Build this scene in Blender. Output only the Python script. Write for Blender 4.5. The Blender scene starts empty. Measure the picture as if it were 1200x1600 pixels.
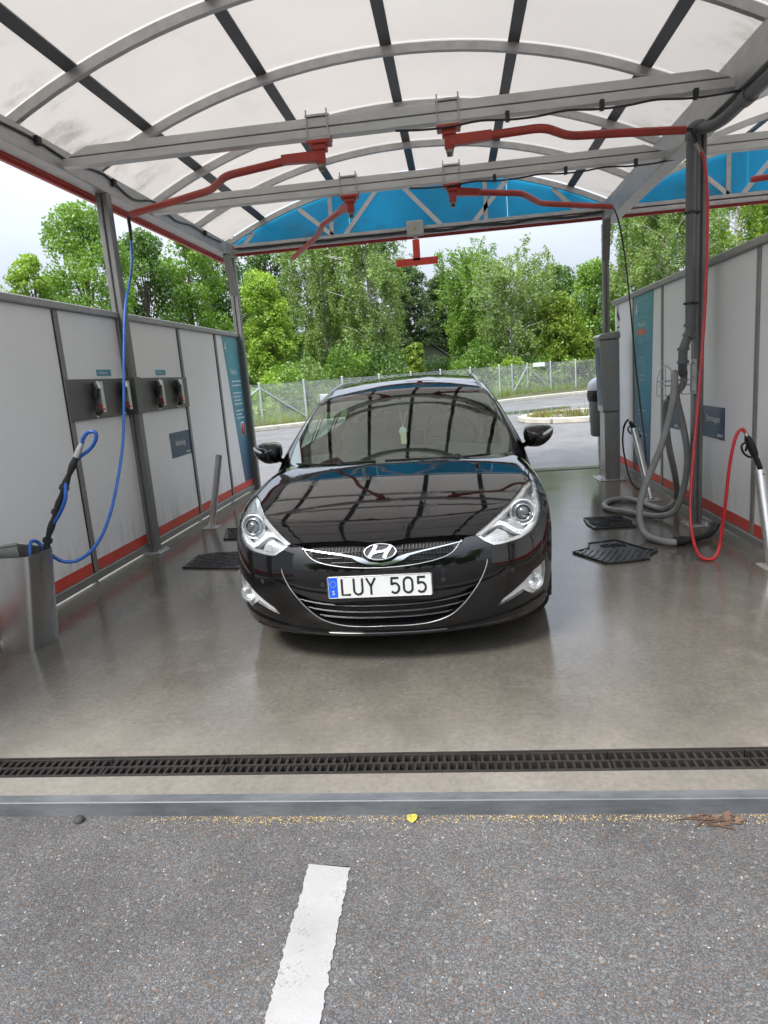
import bpy, math, random
import numpy as np
from mathutils import Vector, Matrix
from mathutils.geometry import delaunay_2d_cdt
random.seed(7); rng = np.random.default_rng(7)
SC = bpy.context.scene; COL = SC.collection
PI = math.pi

# ---------------------------------------------------------------- camera
CAM_H = 1.47
cd = bpy.data.cameras.new('camera'); cam = bpy.data.objects.new('camera', cd); COL.objects.link(cam)
cd.sensor_fit = 'VERTICAL'; cd.sensor_height = 24.0; cd.lens = 24.0 * 1065 / 1600
cd.clip_start = 0.05; cd.clip_end = 2000
_fw = np.array([110., -220, 1065]); _fw /= np.linalg.norm(_fw)
_dn = np.array([420., 5365, 1065]); _dn -= _fw * (_dn @ _fw); _dn /= np.linalg.norm(_dn)
_rt = np.cross(_dn, _fw)
# rows: image axes (right, up, back) expressed in world axes (X right, Y forward, Z up)
cx = Vector((_rt[0], _fw[0], -_dn[0])); cy = -Vector((_rt[1], _fw[1], -_dn[1])); cz = -Vector((_rt[2], _fw[2], -_dn[2]))
m = Matrix.Identity(4)
for i, c in enumerate((cx, cy, cz)):
    for r in range(3): m[r][i] = c[r]
m.translation = Vector((0, 0, CAM_H)); cam.matrix_world = m
SC.camera = cam

# ---------------------------------------------------------------- sky, sun, exposure
SUN_EL, SUN_AZ = math.radians(52), math.radians(215)     # azimuth clockwise from +Y
w = bpy.data.worlds.new('World'); SC.world = w; w.use_nodes = True
nt = w.node_tree; nt.nodes.clear()
out = nt.nodes.new('ShaderNodeOutputWorld'); bg = nt.nodes.new('ShaderNodeBackground')
sky = nt.nodes.new('ShaderNodeTexSky'); sky.sky_type = 'NISHITA'; sky.sun_disc = False
sky.sun_elevation = SUN_EL; sky.sun_rotation = SUN_AZ; sky.dust_density = 3.0
tc = nt.nodes.new('ShaderNodeTexCoord'); mp = nt.nodes.new('ShaderNodeMapping'); mp.inputs['Scale'].default_value = (1, 1, 2.6)
ns = nt.nodes.new('ShaderNodeTexNoise'); ns.inputs['Scale'].default_value = 2.2; ns.inputs['Detail'].default_value = 5
cr = nt.nodes.new('ShaderNodeValToRGB')
cr.color_ramp.elements[0].position = .32; cr.color_ramp.elements[0].color = (2.6, 2.85, 3.3, 1)
cr.color_ramp.elements[1].position = .68; cr.color_ramp.elements[1].color = (3.4, 3.6, 3.95, 1)
mx = nt.nodes.new('ShaderNodeMix'); mx.data_type = 'RGBA'; mx.inputs[0].default_value = .9
L = nt.links
L.new(tc.outputs['Generated'], mp.inputs['Vector']); L.new(mp.outputs[0], ns.inputs['Vector']); L.new(ns.outputs[0], cr.inputs[0])
sz = nt.nodes.new('ShaderNodeSeparateXYZ'); L.new(tc.outputs['Generated'], sz.inputs[0])          # overcast: the zenith is brighter than the horizon
zr = nt.nodes.new('ShaderNodeMapRange'); zr.inputs[1].default_value = .12; zr.inputs[2].default_value = .9; zr.inputs[3].default_value = 1.0; zr.inputs[4].default_value = 3.6; L.new(sz.outputs[2], zr.inputs[0])
vm = nt.nodes.new('ShaderNodeVectorMath'); vm.operation = 'SCALE'; L.new(mx.outputs[2], vm.inputs[0]); L.new(zr.outputs[0], vm.inputs['Scale'])
L.new(sky.outputs[0], mx.inputs[6]); L.new(cr.outputs[0], mx.inputs[7]); L.new(vm.outputs[0], bg.inputs[0])
bg.inputs[1].default_value = 0.1; L.new(bg.outputs[0], out.inputs[0])
sd = bpy.data.lights.new('sun', 'SUN'); sun = bpy.data.objects.new('sun', sd); COL.objects.link(sun)
sd.energy = 1.5; sd.angle = math.radians(18); sd.color = (1, .96, .9)
sv = Vector((math.sin(SUN_AZ) * math.cos(SUN_EL), math.cos(SUN_AZ) * math.cos(SUN_EL), math.sin(SUN_EL)))
sun.rotation_euler = sv.to_track_quat('Z', 'Y').to_euler()
SC.view_settings.view_transform = 'Standard'; SC.view_settings.look = 'None'
SC.view_settings.exposure = 1.33; SC.view_settings.gamma = 1; SC.view_settings.use_curve_mapping = False
try:
    SC.cycles.use_denoising = True; SC.cycles.max_bounces = 10; SC.cycles.transparent_max_bounces = 16
    SC.cycles.diffuse_bounces = 5; SC.cycles.glossy_bounces = 5; SC.cycles.caustics_reflective = False; SC.cycles.caustics_refractive = False
except Exception: pass

# ---------------------------------------------------------------- materials
def newmat(name):
    m = bpy.data.materials.new(name); m.use_nodes = True; return m, m.node_tree, m.node_tree.nodes['Principled BSDF']
def N(t, typ, **kw):
    n = t.nodes.new(typ)
    for k, v in kw.items():
        if hasattr(n, k): setattr(n, k, v)
        else: n.inputs[k.replace('_', ' ')].default_value = v
    return n
def ramp(t, src, stops):
    r = t.nodes.new('ShaderNodeValToRGB'); el = r.color_ramp.elements
    while len(el) < len(stops): el.new(.5)
    for e, (p, c) in zip(el, stops):
        e.position = p; e.color = (c, c, c, 1) if not hasattr(c, '__len__') else (*c, 1)
    t.links.new(src, r.inputs[0]); return r
def noise(t, scale, detail=4, rough=.55, vec=None, coord='Object'):
    n = N(t, 'ShaderNodeTexNoise'); n.inputs['Scale'].default_value = scale; n.inputs['Detail'].default_value = detail; n.inputs['Roughness'].default_value = rough
    if vec is None:
        vec = t.nodes.new('ShaderNodeTexCoord').outputs[coord]
    t.links.new(vec, n.inputs['Vector']); return n
def scaled(t, s, coord='Object'):
    c = t.nodes.new('ShaderNodeTexCoord'); m = t.nodes.new('ShaderNodeMapping'); m.inputs['Scale'].default_value = s
    t.links.new(c.outputs[coord], m.inputs[0]); return m.outputs[0]
def mixc(t, f, a, b, mode='MIX'):
    x = t.nodes.new('ShaderNodeMix'); x.data_type = 'RGBA'; x.blend_type = mode
    for i, v in ((0, f), (6, a), (7, b)):
        if hasattr(v, 'is_output') or isinstance(v, bpy.types.NodeSocket): t.links.new(v, x.inputs[i])
        elif i == 0: x.inputs[0].default_value = v
        else: x.inputs[i].default_value = (*v, 1) if len(v) == 3 else v
    return x.outputs[2]
def bump(t, p, h, strength=.2, dist=.01):
    b = t.nodes.new('ShaderNodeBump'); b.inputs['Strength'].default_value = strength; b.inputs['Distance'].default_value = dist
    t.links.new(h, b.inputs['Height']); t.links.new(b.outputs[0], p.inputs['Normal']); return b
def simple(name, col, rough=.5, metal=0., var=.12, scale=6., coat=0., bmp=0., spec=.5, rvar=.1, stretch=(1, 1, 1)):
    m, t, p = newmat(name)
    v = scaled(t, stretch); n = noise(t, scale, 5, .6, v)
    lo = tuple(c * (1 - var) for c in col); hi = tuple(min(1, c * (1 + var)) for c in col)
    r = ramp(t, n.outputs[0], [(.3, lo), (.7, hi)]); t.links.new(r.outputs[0], p.inputs['Base Color'])
    r2 = ramp(t, n.outputs[0], [(.3, max(.02, rough - rvar)), (.7, min(1, rough + rvar))]); t.links.new(r2.outputs[0], p.inputs['Roughness'])
    p.inputs['Metallic'].default_value = metal; p.inputs['Coat Weight'].default_value = coat; p.inputs['Specular IOR Level'].default_value = spec
    if bmp: bump(t, p, noise(t, scale * 12, 3).outputs[0], bmp, .004)
    return m
M = {}
M['galv'] = simple('galvanised_steel', (.48, .48, .475), .45, .45, .16, 9, bmp=.05, stretch=(1, .6, 1))
M['alu'] = simple('weathered_aluminium', (.56, .56, .545), .42, .4, .14, 7, bmp=.04, stretch=(.5, 1, 1))
M['purlin'] = simple('dark_grey_joint_profile', (.11, .115, .125), .5, .2, .15, 5)
M['post'] = simple('grey_painted_profile', (.20, .20, .19), .42, .35, .15, 4, stretch=(1, 1, .3))
M['rail'] = simple('grey_rail', (.26, .255, .24), .45, .3, .18, 6)
M['cap'] = simple('pale_grey_cap', (.36, .355, .345), .4, .2, .1, 4)
M['strut'] = simple('pale_galvanised_strut', (.62, .62, .60), .5, .25, .1, 8)
M['marker'] = simple('bright_red_marker_paint', (.74, .075, .045), .45, 0, .1, 8)
M['wet_rubber'] = simple('wet_black_rubber', (.016, .016, .017), .22, 0, .3, 9, bmp=.25, rvar=.14)
M['dark'] = simple('dark_shade_and_gap', (.02, .02, .022), .5, 0, .2, 8)  # car door gaps, and the painted shadow strips beside the wall dividers
M['red_arm'] = simple('red_powder_coat', (.44, .052, .036), .42, 0, .16, 7, bmp=.03)
M['red_stripe'] = simple('red_wall_stripe', (.62, .075, .05), .38, 0, .14, 9)
M['red_fascia'] = simple('red_fascia_paint', (.50, .07, .055), .4, 0, .12, 3)
M['steel'] = simple('brushed_stainless', (.66, .66, .64), .30, .72, .12, 5, bmp=.02, stretch=(1, 1, .08), rvar=.08)
M['bin_steel'] = simple('worn_bin_steel', (.50, .495, .48), .27, .95, .22, 4, bmp=.03, stretch=(1, 1, .15), rvar=.1)
M['steel_dark'] = simple('brushed_kiosk_steel', (.36, .355, .34), .38, .8, .12, 5, stretch=(1, 1, .1), rvar=.08)
M['teal'] = simple('teal_print', (.06, .27, .34), .35, 0, .08, 2)
M['navy'] = simple('navy_print', (.035, .075, .14), .4, 0, .1, 5)
M['label_blue'] = simple('label_blue', (.06, .27, .36), .4, 0, .1, 5)
M['white_print'] = simple('white_print', (.72, .75, .76), .45, 0, .05, 8)
M['pale_print'] = simple('pale_print', (.30, .50, .56), .45, 0, .05, 8)
M['orange_print'] = simple('orange_print', (.70, .17, .05), .45, 0, .06, 8)
M['sign_red'] = simple('sign_red', (.50, .06, .06), .45, 0, .06, 8)
M['clamp_dark'] = simple('clamp_black', (.03, .03, .032), .4, .1, .2, 20)
M['clamp_red'] = simple('clamp_red', (.28, .03, .03), .4, 0, .1, 20)
M['plate_grey'] = simple('holder_plate_grey', (.15, .148, .14), .42, .4, .12, 5)
M['blue_hose'] = simple('blue_hose', (.016, .105, .42), .33, 0, .1, 12, coat=.2)
M['red_hose'] = simple('red_hose', (.55, .02, .03), .33, 0, .1, 12, coat=.2)
M['black_rubber'] = simple('black_rubber', (.018, .018, .018), .45, 0, .2, 12)
M['grey_hose'] = simple('grey_vacuum_hose', (.27, .275, .262), .5, 0, .14, 10)
M['grey_pipe'] = simple('grey_plastic_pipe', (.13, .133, .138), .45, 0, .12, 6)
M['brass'] = simple('dull_fitting_metal', (.30, .27, .22), .35, .9, .15, 30)
M['chrome'] = simple('chrome', (.46, .47, .48), .12, 1., .02, 5, rvar=.03)
M['satin'] = simple('satin_silver', (.5, .5, .5), .3, .9, .05, 5)
M['trim'] = simple('dark_satin_trim', (.16, .16, .165), .3, .7, .05, 5)
M['gloss_black'] = simple('gloss_black_plastic', (.008, .008, .009), .12, 0, .1, 8, rvar=.03)
M['matt_black'] = simple('matt_black_plastic', (.018, .018, .019), .55, 0, .2, 14)
M['tyre'] = simple('tyre_rubber', (.016, .016, .016), .6, 0, .2, 14)
M['rim'] = simple('alloy_rim', (.32, .32, .33), .3, .9, .06, 6)
M['reflector'] = simple('lamp_reflector', (.84, .85, .86), .24, .75, .04, 8, rvar=.06)
M['wedge'] = simple('bright_silver_lamp_wedge', (.90, .905, .91), .22, .15, .03, 8)
M['housing'] = simple('lamp_housing_grey', (.62, .63, .64), .30, .6, .06, 8)
M['led_white'] = simple('lamp_led_band', (.85, .87, .88), .35, 0, .03, 12)
M['led_dot'] = simple('lamp_led_dots', (.48, .50, .51), .3, .2, .05, 12)
M['plate_white'] = simple('plate_white', (.60, .61, .60), .35, 0, .03, 20)
M['plate_blue'] = simple('plate_blue', (.01, .10, .62), .35, 0, .04, 20)
M['plate_char'] = simple('plate_black_letters', (.014, .014, .014), .45, 0, .1, 20)
M['headlining'] = simple('pale_headlining', (.42, .42, .40), .9, 0, .05, 8)
M['seat'] = simple('grey_seat_cloth', (.14, .14, .13), .85, 0, .12, 30)
M['dash'] = simple('dark_dashboard', (.035, .035, .036), .6, 0, .12, 30)
M['fresh_a'] = simple('freshener_pale_green', (.80, .93, .84), .5, 0, .05, 10)
M['fresh_b'] = simple('freshener_tan', (.85, .78, .48), .5, 0, .05, 10)
M['bag'] = simple('black_bin_bag', (.012, .012, .014), .3, 0, .2, 14, bmp=.3)
M['bin_grey'] = simple('grey_bin_plastic', (.17, .18, .18), .5, 0, .1, 6)
M['bin_lid'] = simple('pale_bin_lid', (.58, .59, .60), .4, 0, .06, 6)
M['box_grey'] = simple('sensor_box_grey', (.46, .46, .44), .5, 0, .06, 8)
M['fence'] = simple('galvanised_fence', (.46, .49, .52), .45, .3, .08, 6)
M['kerbstone'] = simple('pale_kerb_concrete', (.48, .45, .38), .8, 0, .14, 5, bmp=.15)
M['soil'] = simple('dry_soil', (.13, .10, .075), .95, 0, .4, 8, bmp=.6)
M['verge'] = simple('grass_verge', (.075, .078, .032), .95, 0, .55, 2, bmp=.6)
M['house_wall'] = simple('grey_house_wall', (.30, .31, .31), .8, 0, .08, 3)
M['house_roof'] = simple('grey_house_roof', (.16, .15, .15), .8, 0, .12, 8)
M['bark'] = simple('brown_bark', (.085, .065, .05), .9, 0, .35, 12, bmp=.5, stretch=(1, 1, .3))
M['birch_bark'] = simple('birch_bark', (.52, .50, .46), .8, 0, .45, 5, bmp=.3, stretch=(1, 1, 1.6))
M['stone'] = simple('dark_stone', (.05, .05, .05), .7, 0, .3, 30, bmp=.3)
M['twig'] = simple('dry_twig', (.11, .065, .042), .8, 0, .4, 25)
M['leaf_yellow'] = simple('yellow_leaf', (.44, .38, .06), .6, 0, .25, 40)
M['seed'] = simple('straw_bits', (.50, .36, .14), .75, 0, .5, 60)
M['gravel'] = simple('pale_gravel', (.42, .40, .37), .8, 0, .5, 30)

def wall_mat():
    m, t, p = newmat('off_white_wall_panel')
    a = noise(t, 1.3, 4, .6); b = noise(t, 5, 6, .7, scaled(t, (3, 3, .5)))
    c1 = ramp(t, a.outputs[0], [(.3, (.84, .838, .83)), (.7, (.88, .876, .866))])
    geo = t.nodes.new('ShaderNodeTexCoord'); sx = t.nodes.new('ShaderNodeSeparateXYZ'); t.links.new(geo.outputs['Object'], sx.inputs[0])
    low = N(t, 'ShaderNodeMapRange'); low.inputs[1].default_value = .10; low.inputs[2].default_value = .55; low.inputs[3].default_value = 1; low.inputs[4].default_value = 0
    t.links.new(sx.outputs[2], low.inputs[0])
    d = ramp(t, b.outputs[0], [(.50, 0.), (.66, 1.)])
    mu = N(t, 'ShaderNodeMath', operation='MULTIPLY'); t.links.new(low.outputs[0], mu.inputs[0]); t.links.new(d.outputs[0], mu.inputs[1])
    mu2 = N(t, 'ShaderNodeMath', operation='MULTIPLY'); t.links.new(mu.outputs[0], mu2.inputs[0]); mu2.inputs[1].default_value = .55
    o = mixc(t, mu2.outputs[0], c1.outputs[0], (.30, .26, .20)); t.links.new(o, p.inputs['Base Color'])
    p.inputs['Roughness'].default_value = .36; p.inputs['Specular IOR Level'].default_value = .35
    bump(t, p, noise(t, .9, 2).outputs[0], .06, .03); return m
M['wall'] = wall_mat()

def banner_mat():
    m, t, p = newmat('teal_to_navy_banner_print')
    g = t.nodes.new('ShaderNodeTexCoord'); s = t.nodes.new('ShaderNodeSeparateXYZ'); t.links.new(g.outputs['Object'], s.inputs[0])
    r = ramp(t, s.outputs[2], [(0., (.035, .065, .135)), (.16, (.04, .12, .21)), (.42, (.085, .31, .41)), (.95, (.13, .36, .41))])
    mp_ = N(t, 'ShaderNodeMapRange'); mp_.inputs[1].default_value = 0; mp_.inputs[2].default_value = 2.0
    t.links.new(s.outputs[2], mp_.inputs[0]); t.links.new(mp_.outputs[0], r.inputs[0])
    n = noise(t, 3, 4); k = ramp(t, n.outputs[0], [(.3, .85), (.7, 1.1)]); o = mixc(t, 1., r.outputs[0], k.outputs[0], 'MULTIPLY')
    t.links.new(o, p.inputs['Base Color']); p.inputs['Roughness'].default_value = .35; return m
M['banner'] = banner_mat()

def translucent(name, col, tcol, fac, var=.06, scale=2., rough_gloss=.25, dirt=None):
    m, t, p = newmat(name); t.nodes.remove(p); o = t.nodes['Material Output']
    n = noise(t, scale, 5, .6); r = ramp(t, n.outputs[0], [(.3, tuple(c * (1 - var) for c in col)), (.7, col)])
    r2 = ramp(t, n.outputs[0], [(.3, tuple(c * (1 - var) for c in tcol)), (.7, tcol)])
    c1, c2 = r.outputs[0], r2.outputs[0]
    if dirt:
        n2 = noise(t, dirt, 6, .7, scaled(t, (1, .45, 1))); d = ramp(t, n2.outputs[0], [(.60, 0.), (.80, .35)])
        c1 = mixc(t, d.outputs[0], c1, (.45, .44, .42)); c2 = mixc(t, d.outputs[0], c2, (.5, .49, .47))
        cz_ = t.nodes.new('ShaderNodeTexCoord'); sz_ = t.nodes.new('ShaderNodeSeparateXYZ'); t.links.new(cz_.outputs['Object'], sz_.inputs[0]); lz = N(t, 'ShaderNodeMapRange'); t.links.new(sz_.outputs[2], lz.inputs[0])
        lz.inputs[1].default_value = 3.40; lz.inputs[2].default_value = 3.66; lz.inputs[3].default_value = 1; lz.inputs[4].default_value = 0
        n3 = noise(t, 3.2, 7, .75, scaled(t, (.45, 1, 1))); d3 = ramp(t, n3.outputs[0], [(.50, 0.), (.72, .75)]); mm = N(t, 'ShaderNodeMath', operation='MULTIPLY'); t.links.new(lz.outputs[0], mm.inputs[0]); t.links.new(d3.outputs[0], mm.inputs[1])
        c1 = mixc(t, mm.outputs[0], c1, (.16, .155, .12)); c2 = mixc(t, mm.outputs[0], c2, (.20, .19, .15))
    a = t.nodes.new('ShaderNodeBsdfDiffuse'); b = t.nodes.new('ShaderNodeBsdfTranslucent'); g = t.nodes.new('ShaderNodeBsdfGlossy')
    g.inputs['Roughness'].default_value = rough_gloss
    x = t.nodes.new('ShaderNodeMixShader'); x.inputs[0].default_value = fac
    t.links.new(c1, a.inputs[0]); t.links.new(c2, b.inputs[0]); t.links.new(a.outputs[0], x.inputs[1]); t.links.new(b.outputs[0], x.inputs[2])
    y = t.nodes.new('ShaderNodeMixShader'); y.inputs[0].default_value = .03
    t.links.new(x.outputs[0], y.inputs[1]); t.links.new(g.outputs[0], y.inputs[2]); t.links.new(y.outputs[0], o.inputs[0]); return m
M['roof'] = translucent('milky_roof_sheet', (.84, .825, .80), (.66, .633, .60), .74, .04, 1.2, dirt=1.1)
M['gable'] = translucent('translucent_blue_sheet', (.05, .40, .60), (.07, .60, .82), .78, .3, .8, dirt=.9)

def glass_mat(name, tint, refl_rough=.0, ior=1.5, boost=0.):
    m, t, p = newmat(name); t.nodes.remove(p); o = t.nodes['Material Output']
    a = t.nodes.new('ShaderNodeBsdfTransparent'); a.inputs[0].default_value = (*tint, 1)
    g = t.nodes.new('ShaderNodeBsdfGlossy'); g.inputs['Roughness'].default_value = refl_rough; g.inputs['Color'].default_value = (.94, 1, .95, 1)
    f = t.nodes.new('ShaderNodeFresnel'); ge = t.nodes.new('ShaderNodeNewGeometry'); io = N(t, 'ShaderNodeMath', operation='MULTIPLY_ADD'); t.links.new(ge.outputs['Backfacing'], io.inputs[0]); io.inputs[1].default_value = 1 / ior - ior; io.inputs[2].default_value = ior; t.links.new(io.outputs[0], f.inputs[0])   # a thin pane: the same reflection from both sides
    ad = N(t, 'ShaderNodeMath', operation='ADD'); ad.use_clamp = True; ad.inputs[1].default_value = boost; t.links.new(f.outputs[0], ad.inputs[0])
    x = t.nodes.new('ShaderNodeMixShader'); t.links.new(ad.outputs[0], x.inputs[0]); t.links.new(a.outputs[0], x.inputs[1]); t.links.new(g.outputs[0], x.inputs[2])
    t.links.new(x.outputs[0], o.inputs[0]); return m
M['windscreen'] = glass_mat('tinted_windscreen_glass', (.76, .88, .80), .0, 2.1, .03)
M['window'] = glass_mat('green_window_glass', (.70, .86, .76), .0, 1.5)
M['rear_glass'] = glass_mat('dark_rear_glass', (.02, .025, .022), .0, 1.5)
M['lens'] = glass_mat('clear_lamp_cover', (.93, .94, .94), .0, 1.45)
def ball_glass():
    m, t, p = newmat('projector_lens_glass'); p.inputs['Base Color'].default_value = (.10, .11, .12, 1); p.inputs['Roughness'].default_value = .03
    p.inputs['Coat Weight'].default_value = 1; p.inputs['Metallic'].default_value = .25; return m
M['ball'] = ball_glass()

def paint():
    m, t, p = newmat('wet_black_car_paint')
    n = noise(t, 40, 4, .6); b = noise(t, 3.2, 4, .7)
    r = ramp(t, b.outputs[0], [(.35, .025), (.62, .045), (.8, .12)]); t.links.new(r.outputs[0], p.inputs['Roughness'])
    dn = noise(t, 9, 6, .8); dm = ramp(t, dn.outputs[0], [(.60, 0.), (.74, .10)]); pc = mixc(t, dm.outputs[0], (.003, .003, .0036), (.16, .165, .17)); t.links.new(pc, p.inputs['Base Color']); p.inputs['Specular IOR Level'].default_value = .45
    p.inputs['Coat Weight'].default_value = .4; p.inputs['Coat Roughness'].default_value = .02
    wv = noise(t, 7, 5, .75, scaled(t, (1, .35, 1))); r3 = ramp(t, wv.outputs[0], [(.58, 0.), (.63, 1.)])
    bp = bump(t, p, r3.outputs[0], .10, .0012); t.links.new(bp.outputs[0], p.inputs['Coat Normal']); return m
M['paint'] = paint()

def wet_floor():
    m, t, p = newmat('wet_bay_concrete')
    c = t.nodes.new('ShaderNodeTexCoord'); s = t.nodes.new('ShaderNodeSeparateXYZ'); t.links.new(c.outputs['Object'], s.inputs[0])
    big = noise(t, .55, 5, .6); med = noise(t, 2.6, 6, .65); fine = noise(t, 38, 5, .7); swirl = noise(t, 1.3, 6, .7, scaled(t, (1, .5, 1)))
    # wetness: deep inside the bay it is running wet, by the kerb and under the walls it dries
    my = N(t, 'ShaderNodeMapRange'); my.inputs[1].default_value = 2.15; my.inputs[2].default_value = 3.7; t.links.new(s.outputs[1], my.inputs[0])
    ab = N(t, 'ShaderNodeMath', operation='ADD'); ab.inputs[1].default_value = .42; t.links.new(s.outputs[0], ab.inputs[0])
    aa = N(t, 'ShaderNodeMath', operation='ABSOLUTE'); t.links.new(ab.outputs[0], aa.inputs[0])
    mxx = N(t, 'ShaderNodeMapRange'); mxx.inputs[1].default_value = 2.25; mxx.inputs[2].default_value = 2.62; mxx.inputs[3].default_value = 1; mxx.inputs[4].default_value = 0; t.links.new(aa.outputs[0], mxx.inputs[0])
    mu = N(t, 'ShaderNodeMath', operation='MULTIPLY'); t.links.new(my.outputs[0], mu.inputs[0]); t.links.new(mxx.outputs[0], mu.inputs[1])
    nz = ramp(t, big.outputs[0], [(.25, -.35), (.75, .35)]); ad = N(t, 'ShaderNodeMath', operation='ADD'); t.links.new(mu.outputs[0], ad.inputs[0])
    sc = N(t, 'ShaderNodeMath', operation='MULTIPLY_ADD'); t.links.new(med.outputs[0], sc.inputs[0]); sc.inputs[1].default_value = .7; sc.inputs[2].default_value = -.35
    t.links.new(sc.outputs[0], ad.inputs[1]); wet = ramp(t, ad.outputs[0], [(.15, 0.), (.34, .45), (.42, .62), (.8, 1.)])
    dry = ramp(t, swirl.outputs[0], [(.28, (.160, .145, .122)), (.5, (.215, .196, .166)), (.72, (.275, .254, .218))])
    wetc = ramp(t, swirl.outputs[0], [(.3, (.088, .080, .068)), (.7, (.152, .139, .118))])
    base = mixc(t, wet.outputs[0], dry.outputs[0], wetc.outputs[0])
    s1 = noise(t, 1.9, 7, .72); k1 = ramp(t, s1.outputs[0], [(.56, 0.), (.60, .07), (.75, .16)]); base = mixc(t, k1.outputs[0], base, (.34, .33, .30)); s2 = noise(t, 3.4, 6, .7, scaled(t, (1, .6, 1))); k2 = ramp(t, s2.outputs[0], [(.60, 0.), (.66, .16)]); base = mixc(t, k2.outputs[0], base, (.045, .04, .034)); sp = ramp(t, fine.outputs[0], [(.3, .80), (.7, 1.17)]); base = mixc(t, 1., base, sp.outputs[0], 'MULTIPLY')
    t.links.new(base, p.inputs['Base Color'])
    rr = ramp(t, wet.outputs[0], [(0., .50), (.35, .31), (.8, .19), (1., .14)])
    rn = ramp(t, med.outputs[0], [(.3, .75), (.7, 1.35)]); ro = mixc(t, 1., rr.outputs[0], rn.outputs[0], 'MULTIPLY'); t.links.new(ro, p.inputs['Roughness'])
    p.inputs['Specular IOR Level'].default_value = .5
    hb = mixc(t, .35, noise(t, 26, 4, .6).outputs[0], fine.outputs[0]); bump(t, p, hb, .10, .006); return m
M['floor'] = wet_floor()

def asphalt(name, lo, hi, spots, wetness=0.):
    m, t, p = newmat(name)
    v = N(t, 'ShaderNodeTexVoronoi'); v.inputs['Scale'].default_value = 210; co = t.nodes.new('ShaderNodeTexCoord'); t.links.new(co.outputs['Object'], v.inputs['Vector'])
    v2 = N(t, 'ShaderNodeTexVoronoi'); v2.inputs['Scale'].default_value = 115; t.links.new(co.outputs['Object'], v2.inputs['Vector'])
    sx = t.nodes.new('ShaderNodeSeparateColor'); t.links.new(v.outputs['Color'], sx.inputs[0])
    sx2 = t.nodes.new('ShaderNodeSeparateColor'); t.links.new(v2.outputs['Color'], sx2.inputs[0])
    a = ramp(t, sx.outputs[0], [(0., lo * .72), (.45, lo), (.8, hi), (1., hi * 1.12)])
    warm = mixc(t, ramp(t, sx.outputs[1], [(.86, 0.), (.9, 1.)]).outputs[0], a.outputs[0], (.17, .115, .08))
    st = mixc(t, ramp(t, sx2.outputs[0], [(.965, 0.), (.98, .6)]).outputs[0], warm, (.33, .325, .30))
    d = ramp(t, v.outputs['Distance'], [(.25, 1.), (.66, .62)])
    st = mixc(t, 1., st, d.outputs[0], 'MULTIPLY')
    big = noise(t, .9, 5, .6); k = ramp(t, big.outputs[0], [(.25, .66), (.5, 1.), (.75, 1.2)]); st = mixc(t, 1., st, k.outputs[0], 'MULTIPLY')
    md_ = noise(t, 4.5, 6, .7); mk_ = ramp(t, md_.outputs[0], [(.3, .80), (.7, 1.14)]); st = mixc(t, 1., st, mk_.outputs[0], 'MULTIPLY'); oil = noise(t, 3.1, 5, .65); ol = ramp(t, oil.outputs[0], [(.64, 0.), (.74, spots)]); st = mixc(t, ol.outputs[0], st, (.025, .025, .026))
    t.links.new(st, p.inputs['Base Color'])
    r = ramp(t, noise(t, .35, 5, .6).outputs[0], [(.40, .78 - .45 * wetness), (.62, .85)]); t.links.new(r.outputs[0], p.inputs['Roughness'])
    h = N(t, 'ShaderNodeMath', operation='MULTIPLY_ADD'); t.links.new(v.outputs['Distance'], h.inputs[0]); h.inputs[1].default_value = -1.; t.links.new(sx.outputs[2], h.inputs[2])
    bump(t, p, h.outputs[0], .5, .003); return m
M['asphalt'] = asphalt('coarse_asphalt', .122, .172, .5)
M['lot'] = asphalt('damp_parking_asphalt', .20, .27, .2, .6)

def line_paint():
    m, t, p = newmat('worn_white_line_paint')
    v = N(t, 'ShaderNodeTexVoronoi'); v.inputs['Scale'].default_value = 105; co = t.nodes.new('ShaderNodeTexCoord'); t.links.new(co.outputs['Object'], v.inputs['Vector'])
    n = noise(t, 12, 6, .75); sx = t.nodes.new('ShaderNodeSeparateColor'); t.links.new(v.outputs['Color'], sx.inputs[0])
    fn = noise(t, 95, 3, .6); mu = N(t, 'ShaderNodeMath', operation='MULTIPLY'); t.links.new(n.outputs[0], mu.inputs[0]); t.links.new(fn.outputs[0], mu.inputs[1])
    f = ramp(t, mu.outputs[0], [(.315, 0.), (.37, .75)])
    c = ramp(t, noise(t, 5, 4).outputs[0], [(.3, (.31, .305, .296)), (.7, (.38, .375, .365))])
    o = mixc(t, f.outputs[0], c.outputs[0], (.2, .195, .19)); t.links.new(o, p.inputs['Base Color']); p.inputs['Roughness'].default_value = .7
    bump(t, p, v.outputs['Distance'], .3, .002); return m
M['line'] = line_paint()
def iron():
    m, t, p = newmat('rusty_cast_iron'); n = noise(t, 9, 6, .7); r = ramp(t, n.outputs[0], [(.3, (.020, .019, .018)), (.55, (.036, .031, .028)), (.75, (.060, .042, .032))])
    t.links.new(r.outputs[0], p.inputs['Base Color']); p.inputs['Roughness'].default_value = .55; p.inputs['Metallic'].default_value = .3
    bump(t, p, noise(t, 160, 3).outputs[0], .3, .002); return m
M['iron'] = iron()
M['kerb_steel'] = simple('galvanised_kerb_angle', (.125, .135, .145), .55, .25, .5, 4, bmp=.3, stretch=(.5, 1, 1))
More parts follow.
